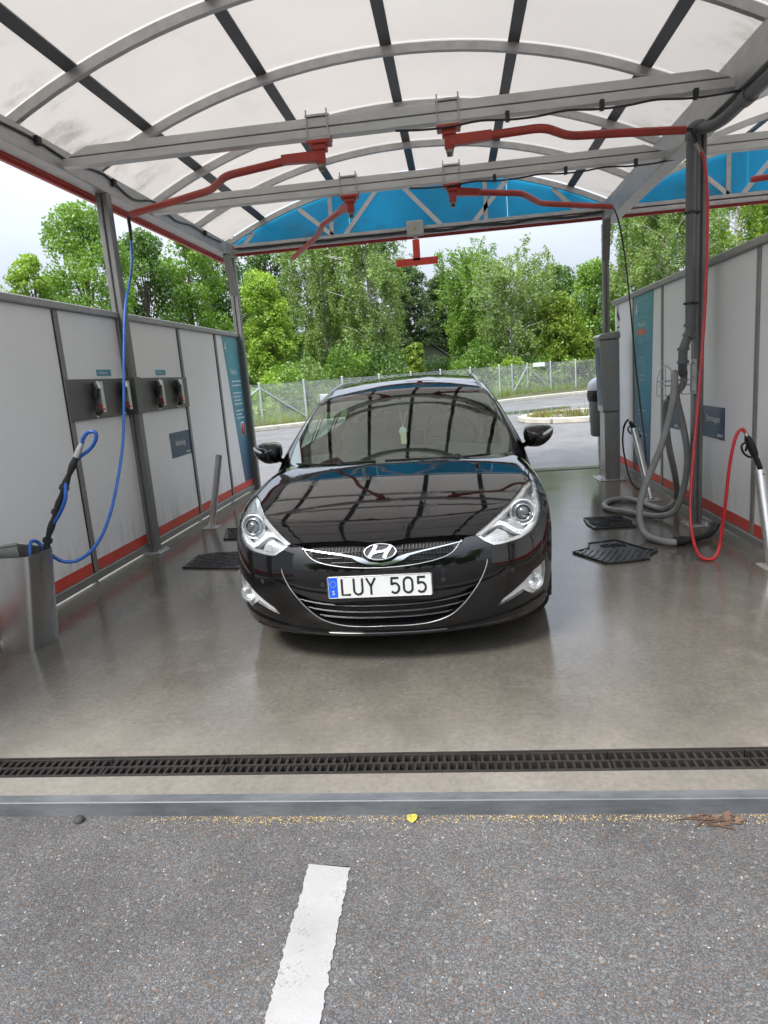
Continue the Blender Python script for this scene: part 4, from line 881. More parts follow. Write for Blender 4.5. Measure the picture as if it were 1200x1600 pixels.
b = MB(); b.box((1.96, 9.86, -.003), (2.02, 9.92, 1.05)); b.build('pole', M['galv'], t)
b = MB(); b.lathe((1.955, 9.72, .44), [(.10, 0), (.125, .02), (.15, .62)], 24); b.build('bin_body', M['bin_grey'], t)
b = MB(); b.lathe((1.955, 9.72, .93), [(.152, 0), (.160, .02), (.164, .08), (.160, .15)], 24)
b.v = [(x + .006 * math.sin(37 * z + 9 * y), y + .006 * math.sin(53 * x), z + .012 * math.sin(40 * x + 30 * y)) for x, y, z in b.v]; b.build('bin_bag', M['bag'], t)
b = MB(); b.lathe((1.955, 9.72, 1.07), [(.168, 0), (.166, .03), (.15, .09), (.11, .14), (.05, .168), (.001, .172)], 24); b.build('lid', M['bin_lid'], t)

# ---------------------------------------------------------------- beyond the bay: kerbs, fence, trees
b = MB()
def kerb_run(name, P, w_, h_, mat_=M['kerbstone'], z=-.004, seg=1.0):
    """row of kerb stones along a polyline, each stone a part"""
    t = bpy.data.objects.new(name, None); COL.objects.link(t); t.location = (P[0][0], P[0][1], 0); WL[t.name] = Vector(t.location); t['kind'] = 'structure'
    p = catmull([(x, y, 0) for x, y in P], 12); d = np.r_[0, np.cumsum(np.linalg.norm(np.diff(p, axis=0), axis=1))]; s = 0; 
    while s < d[-1] - .1:
        e = min(s + seg, d[-1]); a, c = [Vector([np.interp(v, d, p[:, k]) for k in range(3)]) for v in (s + .008, e - .004)]
        b = MB(); b.bar(a + Vector((0, 0, z + h_ / 2)), c + Vector((0, 0, z + h_ / 2 + random.gauss(0, .004))), w_, h_); b.build('kerb_stone', mat_, t, bevel=.015); s = e
    return t
kerb_run('kerb', [(-14, 16.0), (-6.9, 22.4), (-4.6, 24.3), (0.6, 28.3), (3.6, 31.2), (6.6, 33.0), (14, 35.5), (24, 37.5)], .42, .13, seg=1.5)
kerb_run('island_kerb', [(11, 20.6), (5.2, 20.7), (3.0, 20.4), (2.05, 19.8), (1.72, 18.9), (2.0, 17.9), (2.9, 17.4), (5, 17.3), (11, 17.8)], .22, .13, seg=.9)
b = MB(); isl = [(11, 20.5), (5.2, 20.6), (3.05, 20.3), (2.15, 19.75), (1.84, 18.9), (2.1, 18.0), (2.95, 17.5), (5, 17.4), (11, 17.9)]
b.prism([(x, y, -.003) for x, y in isl[::-1]], (0, 0, .09)); tag(b.build('island_soil', M['soil']), kind='structure')
b = MB(); b.box((2.9, 24.6, -.003), (12, 24.75, .001)); b.v = [(x, y + .14 * (x - 2.9), z) for x, y, z in b.v]; tag(b.build('road_line', M['line']), kind='structure')
def blob(cx_, cy_, rx, ry, z, n=28, j=.16, rot=0):
    o = []
    for i in range(n):
        a = 2 * PI * i / n; r = 1 + random.gauss(0, j) * .6 + j * math.sin(3 * a + 1) ; x, y = rx * r * math.cos(a), ry * r * math.sin(a)
        o.append((cx_ + x * math.cos(rot) - y * math.sin(rot), cy_ + x * math.sin(rot) + y * math.cos(rot), z))
    return o
b = MB(); b.add(blob(2.5, 23.0, 1.5, .75, .0005, rot=.5), [tuple(range(28))]); tag(b.build('puddle', M['puddle']), kind='structure')
rows = []
sheet('grass_bank', [(60, 1.2), (200, 3)], -200, 200, M['verge'])
b = MB(); fx = [(-40, 2), (-14, 16.2), (-6.95, 22.65), (-4.6, 24.55), (.6, 28.55), (3.6, 31.45), (6.5, 33.3), (14, 35.8), (24, 37.8), (60, 42)]
vs = [(x, y, .10) for x, y in fx] + [(x * 1.05, y + 3.5, .18) for x, y in fx] + [(x * 1.2, y + 16, .6) for x, y in fx] + [(x * 1.6, y + 45, 1.4) for x, y in fx]
n = len(fx); b.add(vs, [(r * n + i, r * n + i + 1, (r + 1) * n + i + 1, (r + 1) * n + i) for r in range(3) for i in range(n - 1)], True); tag(b.build('grass_verge', M['verge']), kind='structure')

# chain link fence
FP = [(-11.2, 19.2), (-9.6, 20.9), (-8.2, 22.5), (-6.9, 24.0), (-5.55, 25.2), (-4.3, 26.4), (-3.0, 27.6), (-1.8, 28.8), (-.6, 30.0), (.7, 31.2), (2.05, 32.5), (2.72, 33.6), (3.55, 34.7), (4.75, 35.3), (6.05, 35.8), (7.3, 36.1), (8.8, 36.3), (10.3, 36.5), (12.5, 36.8), (15, 37.1)]
HF = 1.52; ft = thing('chain_link_fence', 'pale galvanised chain link fence along the trees behind the parking area', 'fence', (FP[0][0], FP[0][1], .1))
def fz(i): return .10
for i, (x, y) in enumerate(FP):
    b = MB(); b.tube([(x, y, .05), (x, y, HF + .06)], .038, 8); b.lathe((x, y, HF + .05), [(.045, 0), (.045, .02), (.02, .04)], 8); b.build('fence_post', M['fence'], ft)
for i, js in ((3, (2, 4)), (12, (11, 13)), (0, (1,))):
    for j in js:
        b = MB(); b.tube([(FP[i][0], FP[i][1], HF - .10), (FP[j][0], FP[j][1], .22)], .026, 6); b.build('brace', M['fence'], ft)
b = MB(); wr_ = .0042
for (x0, y0), (x1, y1) in zip(FP[:-1], FP[1:]):
    A_, B_ = Vector((x0, y0, .12)), Vector((x1, y1, .12)); ln_ = (B_ - A_).length; d = (B_ - A_) / ln_; H_ = HF - .12; up = Vector((0, 0, 1)); nn = d.cross(up) * wr_
    for sgn in (1, -1):
        s = -H_
        while s < ln_:
            a0, a1 = max(s, 0), min(s + H_, ln_)
            if a1 - a0 > .02:
                z0, z1 = a0 - s, a1 - s
                if sgn < 0: z0, z1 = H_ - z0, H_ - z1
                p, q = A_ + d * a0 + up * z0, A_ + d * a1 + up * z1; k = Vector((0, 0, wr_)) 
                b.add([p - k, p + nn, p + k, q - k, q + nn, q + k], [(0, 1, 4, 3), (1, 2, 5, 4), (2, 0, 3, 5)], False)
            s += .075
    for z in (.02, H_ / 2, H_): b.bar(A_ + up * z, B_ + up * z, .008, .008)
tag(b.build('mesh', M['fence'], ft), kind='stuff')
t = thing('fence_sign', 'small white sign fixed to the top of the chain link fence', 'sign', (4.1, 34.93, 1.3)); b = MB(); b.bar((3.85, 34.78, 1.47), (4.45, 35.06, 1.47), .02, .20); b.build('board', M['white_print'], t, bevel=.008)
t = thing('cable_cabinet', 'small pale cabinet standing behind the chain link fence at the left', 'cabinet', (-5.05, 26.6, .1)); b = MB(); b.box((-5.25, 26.5, .1), (-4.92, 26.9, .98), .02); b.build('cabinet_body', M['fence'], t); b = MB(); b.box((-5.23, 26.485, .16), (-4.94, 26.498, .92), .004); b.build('door', M['fence'], t)

# foliage
def leaf_quads(P, Nn, size, jit=.6):
    """one bent leaf-sized quad for each point"""
    k = len(P); a = rng.normal(size=(k, 3)); a /= np.linalg.norm(a, axis=1, keepdims=True)
    n = Nn * (1 - jit) + a * jit; n /= np.linalg.norm(n, axis=1, keepdims=True) + 1e-9
    r = rng.normal(size=(k, 3)); u = np.cross(n, r); u /= np.linalg.norm(u, axis=1, keepdims=True) + 1e-9; v = np.cross(n, u)
    s = (size * rng.uniform(.6, 1.35, k))[:, None]
    return np.stack([P - u * s * .5, P - v * s * .30 + n * s * .10, P + u * s * .5, P + v * s * .30 + n * s * .10], 1).reshape(-1, 3)
def quads_mesh(name, V):
    k = len(V) // 4; me = bpy.data.meshes.new(name); me.vertices.add(len(V)); me.vertices.foreach_set('co', np.asarray(V, np.float32).ravel())
    me.loops.add(len(V)); me.loops.foreach_set('vertex_index', np.arange(len(V), dtype=np.int32)); me.polygons.add(k)
    me.polygons.foreach_set('loop_start', np.arange(0, len(V), 4, dtype=np.int32)); me.polygons.foreach_set('loop_total', np.full(k, 4, np.int32)); me.update(); me.validate(); return me
def clumps(c, r, n, leaf, flat=.8, droop=0.):
    d = rng.normal(size=(n, 3)); d /= np.linalg.norm(d, axis=1, keepdims=True); rad = rng.uniform(.45, 1.0, n) ** .6
    P = c + d * (rad * r)[:, None] * np.array([1, 1, flat]); nn = d + np.array([0, 0, .5])
    if droop: P[:, 2] -= droop * rng.uniform(0, 1, n) ** 2 * np.linalg.norm(d[:, :2], axis=1)
    return P, nn
def make_tree(kind, X, Y, H, R, mat_, label, leaf=.17, base=None, dens=1., bark='bark', lean=0., thick=1., z0=.2, name=None, group='trees behind the fence'):
    t = thing(name or {'birch': 'birch_tree', 'pine': 'pine_tree', 'broad': 'leafy_tree', 'bush': 'bush'}[kind], label, {'bush': 'bush'}.get(kind, 'tree'), (X, Y, z0), group if kind != 'bush' else 'bushes along the fence')
    b = MB(); Ps, Ns = [], []
    base = (H * .14 if kind != 'bush' else .05) if base is None else base
    tr = (.012 * H + .05) * thick; top = Vector((X + lean, Y, z0 + H * (.93 if kind != 'broad' else .80)))
    trunk = [Vector((X, Y, z0 - .1)).lerp(top, k / 7) + Vector((random.gauss(0, .05), random.gauss(0, .05), 0)) * (k > 0) for k in range(8)]
    if kind != 'bush': b.tube(trunk, [tr * (1 - .85 * k / 7) for k in range(8)], 7)
    at = lambda u: trunk[0].lerp(trunk[-1], u)
    if kind == 'broad' or kind == 'bush':
        nc = int((95 if kind == 'broad' else 18) * dens); hc = (H - base) / 2; cz_ = base + hc
        lob = [(random.uniform(0, 2 * PI), random.uniform(.6, 1.2)) for _ in range(6)]; vl = [random.uniform(.88, 1.18) for _ in range(9)]
        for i in range(nc):
            zf = (2 * ((i + .5) / nc) - 1) * .98; prof = math.sqrt(max(0, 1 - abs(zf) ** 2.4)) * (1. if zf < 0 else .92); a = random.uniform(0, 2 * PI); rr = R * prof * random.uniform(.15, 1.0) ** .5
            rr *= vl[min(8, int((zf + 1) * 4.5))]; rr *= min(l[1] + .25 * abs(math.sin((a - l[0]) / 2)) for l in lob)
            c = np.array([X + lean * (zf + 1) / 2 + rr * math.cos(a), Y + rr * math.sin(a), z0 + cz_ + hc * zf * .95])
            cr_ = min(1.15, R * random.uniform(.20, .38)) if kind == 'broad' else R * random.uniform(.25, .45)
            P, nn = clumps(c, cr_, int(250 * (cr_ / .9) ** 1.7 * (.17 / leaf) ** 1.5) + 40, leaf, .75, .25 * cr_); Ps.append(P); Ns.append(nn)
            if kind == 'broad' and i % 4 == 0:
                s = at(min(.95, max(.12, (c[2] - z0) / H * .75))); mid = s.lerp(Vector(c), .55) + Vector((0, 0, .12)); b.tube([s, mid, Vector(c)], [tr * .26, tr * .15, .012], 5)
            elif kind == 'bush' and i % 2 == 0: b.tube([(X + random.gauss(0, .08), Y, z0 - .05), Vector(c)], [.025, .008], 4)
    elif kind == 'birch':
        nb = int(66 * dens)
        for i in range(nb):
            u = .16 + .82 * (i / nb) ** .85; s = at(u); a = i * 2.4 + random.uniform(-.4, .4); ln_ = R * (1.05 * math.sin(PI * min(1, (1.0 - u) * 1.02 + .12) ** .8) ** .7 + .10) * random.uniform(.65, 1.1)
            tip = s + Vector((math.cos(a) * ln_, math.sin(a) * ln_, ln_ * random.uniform(.35, .8))); mid = s.lerp(tip, .55) + Vector((0, 0, ln_ * .1)); b.tube([s, mid, tip], [tr * .30 * (1 - u * .6), tr * .16, .008], 5)
            for q in range(7):                        # hanging sprays
                st = s.lerp(tip, random.uniform(.3, 1.05)) + Vector((random.gauss(0, .16), random.gauss(0, .16), random.uniform(-.05, .2))); L_ = random.uniform(.5, 1.5) * min(1.2, H / 9); k = int(56 * L_ * (.15 / leaf) ** 1.2); f = rng.uniform(0, 1, k)
                sw = np.array([random.gauss(0, .16), random.gauss(0, .16)]); P = np.stack([st.x + sw[0] * f + rng.normal(0, .09, k), st.y + sw[1] * f + rng.normal(0, .09, k), st.z - L_ * f + rng.normal(0, .05, k)], 1)
                P[:, 2] = np.maximum(P[:, 2], z0 + .4); Ps.append(P); Ns.append(np.tile([math.cos(a) * .8, math.sin(a) * .8, .5], (k, 1)))
    elif kind == 'pine':
        nb = int(46 * dens)
        for i in range(nb):
            u = .34 + .63 * i / nb; s = at(u); a = i * 2.4 + random.uniform(-.5, .5); ln_ = R * (1.15 - u * .75) * random.uniform(.6, 1.1); tip = s + Vector((math.cos(a) * ln_, math.sin(a) * ln_, ln_ * .25)); b.tube([s, tip], [tr * .3, .012], 5)
            for q in range(4):
                c = np.array(s.lerp(tip, .45 + .18 * q)) + rng.normal(0, .12, 3); P, nn = clumps(c, random.uniform(.30, .55), int(150 * (.12 / leaf)), leaf, .55); Ps.append(P); Ns.append(nn)
    P = np.vstack(Ps); Nn = np.vstack(Ns); Nn /= np.linalg.norm(Nn, axis=1, keepdims=True) + 1e-9
    if b.v: b.build('trunk' if kind != 'bush' else 'stems', M[bark], t)
    link_mesh('crown' if kind != 'bush' else 'foliage', quads_mesh('crown', leaf_quads(P - np.array([X, Y, z0]), Nn, leaf)), M[mat_], t); return t
def at_px(px, Y): return (px - 712) * Y / 1082.
def hgt(px, top, Y): return (580 - .078 * (px - 710) - top) * Y / 1080. + CAM_H - .2
TREES = [
 ('broad', -45, 400, 75, 27, 'leaf_light', 'light green leafy tree at the far left behind the left wall'),
 ('broad', 52, 395, 45, 25, 'leaf_light', 'low pale green tree at the left, before the big tree'),
 ('broad', 142, 322, 80, 27, 'leaf_mid', 'tall broad tree rising above the left wall, left of the post'),
 ('broad', 238, 362, 55, 31, 'leaf_dark', 'dark leafy tree seen just right of the left post'),
 ('broad', 305, 372, 55, 34, 'leaf_mid', 'bushy green tree between the two left posts'),
 ('broad', 372, 360, 55, 38, 'leaf_dark', 'dark tree behind the far left post'),
 ('broad', 428, 430, 52, 33, 'leaf_light', 'bright green leafy tree just right of the far left post'),
 ('broad', 445, 360, 55, 44, 'leaf_dark', 'tall dark tree behind the bright green one'),
 ('birch', 515, 352, 62, 38, 'leaf_birch', 'drooping birch under the left half of the blue gable'),
 ('birch', 588, 348, 60, 36, 'leaf_birch', 'pale drooping birch left of the red height marker'),
 ('pine', 652, 400, 50, 46, 'leaf_pine', 'dark pine behind the red height marker'),
 ('pine', 700, 425, 38, 50, 'leaf_pine', 'lower dark pine in the gap behind the car roof'),
 ('birch', 735, 398, 45, 42, 'leaf_mid', 'rounded tall birch right of the red height marker'),
 ('birch', 800, 414, 62, 38, 'leaf_birch', 'wide weeping birch right of the car roof'),
 ('broad', 868, 424, 38, 54, 'leaf_dark', 'dark distant tree top between the birches'),
 ('broad', 880, 468, 44, 38, 'leaf_lime', 'yellow green maple behind the right part of the fence'),
 ('broad', 925, 420, 45, 46, 'leaf_mid', 'leafy tree left of the far right post'),
 ('birch', 990, 318, 46, 42, 'leaf_birch', 'open tall birch behind the far right post'),
 ('birch', 1030, 270, 62, 37, 'leaf_birch', 'white stemmed birch above the right wall, left of the vacuum pipe'),
 ('birch', 1118, 262, 60, 40, 'leaf_light', 'white stemmed birch above the right wall, right of the post'),
 ('birch', 1190, 270, 60, 44, 'leaf_birch', 'birch at the right edge above the right wall'),
 ('broad', 1275, 330, 80, 40, 'leaf_mid', 'leafy tree beyond the right edge behind the right wall'),
 ('broad', 650, 538, 17, 33.5, 'leaf_lime', 'small bright young tree behind the car roof'),
]
for kd, px, top, hw_, Y, mt, lb in TREES:
    H = hgt(px, top, Y); white = kd == 'birch'
    make_tree(kd, at_px(px, Y), Y, H, hw_ * Y / 1082., mt, lb, leaf={'birch': .125, 'pine': .12, 'broad': .150}[kd] * (Y / 36) ** .5, bark='birch_bark' if white else 'bark', dens=1.15 if kd == 'broad' else 1.0, lean=random.gauss(0, .3), base=.8 if hw_ < 30 else None)
src = [o for o in COL.objects if o.name.startswith(('leafy_tree', 'birch_tree')) and o.parent is None]
for i in range(13):
    x = -24 + 4.0 * i; q = copy_tree(src[(3 * i + 2) % len(src)], (x * .95, -29 - 1.5 * math.sin(i * 2.3), -.06), label='leafy tree in the row across the forecourt behind the photographer, ' + ['farthest left', 'second from the left', 'third from the left', 'fourth from the left', 'fifth from the left', 'just left of the middle', 'in the middle', 'just right of the middle', 'fifth from the right', 'fourth from the right', 'third from the right', 'second from the right', 'farthest right'][i], rz=i * 1.1); q['group'] = 'row of trees across the forecourt'; q.scale = (1.8, 1.8, 1.15 + .15 * math.sin(i * 1.7))
BUSH = [(30, 27, 2.6, 1.8, 'leaf_mid'), (110, 26, 2.4, 1.7, 'leaf_light'), (200, 29, 2.8, 1.9, 'leaf_mid'), (290, 31, 2.6, 1.8, 'leaf_dark'), (355, 30, 2.4, 1.6, 'leaf_light'), (408, 27.5, 1.5, 1.2, 'leaf_light'), (440, 28.5, 1.9, 1.3, 'leaf_mid'), (475, 31, 2.2, 1.5, 'leaf_birch'), (540, 33, 2.6, 1.6, 'leaf_mid'), (600, 35, 2.4, 1.7, 'leaf_dark'), (690, 40, 2.0, 1.5, 'leaf_dark'), (745, 38, 2.6, 1.7, 'leaf_mid'), (800, 36.5, 1.6, 1.3, 'leaf_light'), (842, 37.5, 1.7, 1.3, 'leaf_mid'), (882, 38, 1.8, 1.3, 'leaf_light'), (915, 38.5, 2.4, 1.5, 'leaf_lime'), (950, 39, 2.6, 1.8, 'leaf_mid'), (1010, 40, 2.8, 1.9, 'leaf_mid')]
wh = ['far left', 'left of the big tree', 'under the dark tree left of the post', 'between the left posts', 'beside the far left post', 'low, at the braced fence post on the left', 'left of the car roof', 'behind the cabinet', 'under the drooping birch', 'under the pale birch', 'in the gap behind the car roof', 'right of the young bright tree', 'low, right of the car roof', 'low, at the braced fence post on the right', 'below the yellow maple', 'yellowish, left of the litter bin', 'behind the payment post', 'behind the right wall']
for (px, Y, H, R, mt), ww in zip(BUSH, wh): make_tree('bush', at_px(px, Y), Y, H, R, mt, 'green bush along the fence, ' + ww, leaf=.14, dens=1.2)
# the wood behind, one mass
n = 52000; xs = rng.uniform(-52, 44, n); zz = rng.uniform(0, 1, n) ** .8; top = 5.3 + 1.0 * np.sin(xs * .55) + .9 * np.sin(xs * 1.37 + 1) + .4 * np.sin(xs * 3.1)
top -= np.clip((xs - 2) / 10, 0, 1) * 1.0; dpt = 56 + 3 * np.sin(xs * .8) + rng.uniform(-2.5, 2.5, n); P = np.stack([xs, dpt, .3 + zz * top], 1)
tag(link_mesh('far_wood', quads_mesh('far_wood', leaf_quads(P, np.tile([0, -.8, .6], (n, 1)), .48, .75)), M['leaf_dark']), 'dark mass of distant woodland closing the gaps between the trees', 'woodland', kind='stuff')
# grasses: verge by the fence and on the island
def grass(name, label, n, pick, hmin, hmax, mats):
    V = np.zeros((n, 4, 3)); 
    for i in range(n):
        x, y, z, k = pick(); h = random.uniform(hmin, hmax) * k; a = random.uniform(0, 2 * PI); wd = .010 + .004 * h; lx, ly = random.gauss(0, .22) * h, random.gauss(0, .22) * h; c, s = math.cos(a) * wd, math.sin(a) * wd
        V[i] = [(x - c, y - s, z), (x + c, y + s, z), (x + lx + c * .3, y + ly + s * .3, z + h), (x + lx - c * .3, y + ly - s * .3, z + h)]
    tag(link_mesh(name, quads_mesh(name, V.reshape(-1, 3)), M[mats]), label, 'grass', kind='stuff')
def along_fence():
    i = random.randrange(len(FP) - 1); u = random.random(); x = FP[i][0] * (1 - u) + FP[i + 1][0] * u; y = FP[i][1] * (1 - u) + FP[i + 1][1] * u
    return x + random.gauss(0, .3), y + random.uniform(-.6, 2.5), .12, .6 + .8 * abs(math.sin(x * 2.1))
grass('tall_grass', 'green grass and weeds growing along the fence', 6500, along_fence, .12, .38, 'leaf_mid')
grass('dry_grass', 'dry straw coloured grass along the fence', 3500, along_fence, .12, .32, 'leaf_dry')
TU = [(2.2, 18.6, .5, .22), (2.8, 19.5, .5, .25), (3.1, 18.2, .45, .3), (3.9, 19.0, .35, .75), (4.1, 18.4, .3, .55), (4.6, 19.8, .5, .3), (5.4, 19.2, .6, .35), (6.5, 19.0, .8, .4), (2.3, 19.2, .3, .2)]
def isl_pick():
    x, y, r, k = random.choice(TU); return random.gauss(x, r * .45), min(20.3, max(17.6, random.gauss(y, r * .35))), .085, k
grass('island_weeds', 'dry weeds tufted over the planted island', 1000, isl_pick, .35, .9, 'leaf_dry')
grass('island_grass', 'green weeds tufted over the planted island', 420, isl_pick, .3, .6, 'leaf_mid')
def isl_stone():
    return random.uniform(2.0, 9), random.uniform(17.7, 20.2)
tag(bits('island_gravel', M['gravel'], 900, isl_stone, (.012, .05), .085), 'pale stones scattered over the planted island', 'gravel', kind='stuff')
# glimpse of a house between the trunks
t = thing('house', 'small grey gabled house glimpsed between the trunks behind the car roof', 'house', (-1.6, 49, .4))
b = MB(); b.box((-3.4, 47, .2), (-.4, 52, 2.5)); b.prism([(-3.4, 47, 2.5), (-.4, 47, 2.5), (-1.9, 47, 3.6)], (0, 5, 0)); b.build('wall', M['house_wall'], t)
b = MB(); b.prism([(-3.7, 46.8, 2.36), (-1.9, 46.8, 3.72), (-.1, 46.8, 2.36), (-.1, 46.8, 2.48), (-1.9, 46.8, 3.85), (-3.7, 46.8, 2.48)], (0, 5.4, 0)); b.build('roof', M['house_roof'], t)
b = MB(); b.box((-2.3, 46.96, 1.2), (-1.5, 46.99, 2.1)); b.build('window', M['navy'], t)

# ---------------------------------------------------------------- the car
# Body and glasshouse are smooth solids (rounded meetings of a plan outline, a bonnet crown, ...); panels are cut out of their skins.
XC, YC = -.413, 3.21
PLAN = catmull([(0, 0), (.2, .010), (.4, .045), (.55, .095), (.66, .155), (.75, .235), (.82, .335), (.868, .44), (.905, .59), (.921, .8), (.921, 1.0), (.912, 1.4), (.907, 2.6), (.905, 3.4), (.89, 4.0), (.85, 4.4), (.75, 4.62), (.5, 4.72), (0, 4.75)], 12)
SA = PLAN[:-1]; SD = PLAN[1:] - SA; SL = (SD ** 2).sum(1); SN = np.stack([SD[:, 1], -SD[:, 0]], 1) / np.sqrt(SL)[:, None]
def spl(xs, ys):
    c = catmull(np.stack([xs, ys], 1), 16); return lambda v: np.interp(v, c[:, 0], c[:, 1])
eF = spl([-.2, .12, .16, .2, .3, .4, .5, .58, .66, .72, .8, .9, 1.1], [.3, .16, .10, .065, .022, .002, .0, .012, .040, .082, .150, .24, .42])
eS = spl([-.2, .12, .2, .3, .5, .6, .7, .8, .9, .95, 1.1], [.06, .05, .03, .01, .0, .0, .01, .032, .075, .105, .22])
hz = spl([-.2, .05, .1, .2, .35, .5, .7, .9, 1.15, 1.5, 2., 5.], [.56, .675, .708, .752, .797, .832, .872, .908, .944, .962, .965, .965])
zcn = spl([.6, .9, 1.1, 1.3, 1.6, 1.97, 2.15, 2.4, 2.9, 3.5, 4.0, 4.3, 4.5, 4.65, 4.75], [.62, .82, .925, 1.03, 1.18, 1.345, 1.395, 1.437, 1.46, 1.447, 1.40, 1.35, 1.22, .98, .8])
hwd = spl([.4, .7, .93, 1.1, 1.25, 1.38, 1.5], [.93, .905, .865, .79, .715, .635, .55])
def plan_d(x, y):
    P = np.stack([np.abs(x), y], -1); best = np.full(len(x), 9.); s = np.zeros(len(x)); nn = np.zeros(len(x)); sm_n = np.zeros(len(x))
    for a, d, l, n in zip(SA, SD, SL, SN):
        t = np.clip(((P - a) @ d) / l, 0, 1); q = P - (a + t[:, None] * d); D = np.sqrt((q ** 2).sum(-1)); mk = D < best
        best = np.where(mk, D, best); s = np.where(mk, -(q @ n), s); nn = np.where(mk, abs(n[1]), nn)
    return best * np.sign(s), nn
def smin(a, b, k):
    h = np.clip(.5 + .5 * (b - a) / k, 0, 1); return b * (1 - h) + a * h - k * h * (1 - h)
def f_body(p):
    x, y, z = p[:, 0], p[:, 1], p[:, 2]; d, n = plan_d(x, y); n = np.interp(y, [0, .1, .3, .6, 1.0], [1, .98, .72, .28, .0]) if False else n; wq = n ** 1.5
    d1 = d - (wq * eF(z) + (1 - wq) * eS(z)); d2 = (hz(y) - .047 * (np.abs(x) / .8) ** 2.2 - z) * .93; return smin(d1, d2, .09)
def f_cab(p):
    x, y, z = p[:, 0], p[:, 1], p[:, 2]; ax = np.abs(x); bw = np.interp(y, [1.0, 1.6, 2.1, 2.6], [.36, .34, .22, .0])
    T = zcn(y - bw * (ax / .775) ** 2) - .055 * (ax / .62) ** 2 * np.interp(y, [1.6, 2.3], [.15, 1.]); S = hwd(z) - .06 * np.clip((y - 3.2) / 1.4, 0, 1) ** 2 - ax
    return smin((T - z) * .9, S * .93, .05)
def grad(f, p, e=4e-3):
    g = np.stack([f(p + np.eye(3)[k] * e) - f(p - np.eye(3)[k] * e) for k in range(3)], 1); return -g / (np.linalg.norm(g, axis=1, keepdims=True) + 1e-12)
def march(f, o, d, tmax, it=20):
    lo = np.full(len(d), .03); hi = np.full(len(d), tmax)
    for _ in range(it):
        mid = (lo + hi) / 2; v = f(o + d * mid[:, None]); lo = np.where(v > 0, mid, lo); hi = np.where(v > 0, hi, mid)
    return o + d * ((lo + hi) / 2)[:, None]
class Skin:
    def __init__(s, f, kind, O): s.f, s.kind, s.O = f, kind, np.array(O, float)
    def surf(s, uv):
        u, v = uv[:, 0], uv[:, 1]
        if s.kind == 'star':
            d = np.stack([np.sin(u) * np.cos(v), -np.cos(u) * np.cos(v) * s.O[3], np.sin(v)], 1); return march(s.f, np.tile(s.O[:3], (len(u), 1)), d, 2.6)
        o = np.stack([0 * u, u, 0 * u + s.O[2]], 1); d = np.stack([np.sin(v), 0 * u, np.cos(v)], 1); return march(s.f, o, d, 1.3)
    def uv(s, p):
        p = np.asarray(p, float).reshape(-1, 3)
        if s.kind == 'star':
            d = p - s.O[:3]; return np.stack([np.arctan2(d[:, 0], -d[:, 1] * s.O[3]), np.arctan2(d[:, 2], np.hypot(d[:, 0], d[:, 1]))], 1)
        return np.stack([p[:, 1], np.arctan2(p[:, 0], p[:, 2] - s.O[2])], 1)
FR = Skin(f_body, 'star', (0, 1.3, .45, 1.)); RE = Skin(f_body, 'star', (0, 3.3, .45, -1.)); CB = Skin(f_cab, 'cyl', (0, 0, .75))
def mir(P): return [(-x, y, z) for x, y, z in P]
def both(P): return list(P) + mir(P)[::-1]              # right half, bottom to centre or so, then back along the left
def dens(loop, h, closed=True):
    o = []; n = len(loop)
    for i in range(n if closed else n - 1):
        a, c = np.array(loop[i]), np.array(loop[(i + 1) % n]); k = max(1, int(math.ceil(np.linalg.norm(c - a) / h)))
        for j in range(k): o.append(a + (c - a) * j / k)
    if not closed: o.append(np.array(loop[-1]))
    o = np.array(o); keep = [0]
    for i in range(1, len(o)):
        if np.linalg.norm(o[i] - o[keep[-1]]) > 1e-4: keep.append(i)
    return o[keep]
def in_poly(P, poly):
    x, y = P[:, 0], P[:, 1]; r = np.zeros(len(P), bool); a = poly; c = np.roll(poly, -1, 0)
    for (x0, y0), (x1, y1) in zip(a, c):
        if y0 == y1: continue
        k = ((y0 > y) != (y1 > y)) & (x < (x1 - x0) * (y - y0) / (y1 - y0) + x0); r ^= k
    return r
def inset(loop, d):
    n = len(loop); a = np.roll(loop, 1, 0); c = np.roll(loop, -1, 0); t = c - a; t /= np.linalg.norm(t, axis=1, keepdims=True) + 1e-12
    area = .5 * np.sum(loop[:, 0] * np.roll(loop[:, 1], -1) - np.roll(loop[:, 0], -1) * loop[:, 1]); nn = np.stack([-t[:, 1], t[:, 0]], 1) * np.sign(area); return loop + nn * d
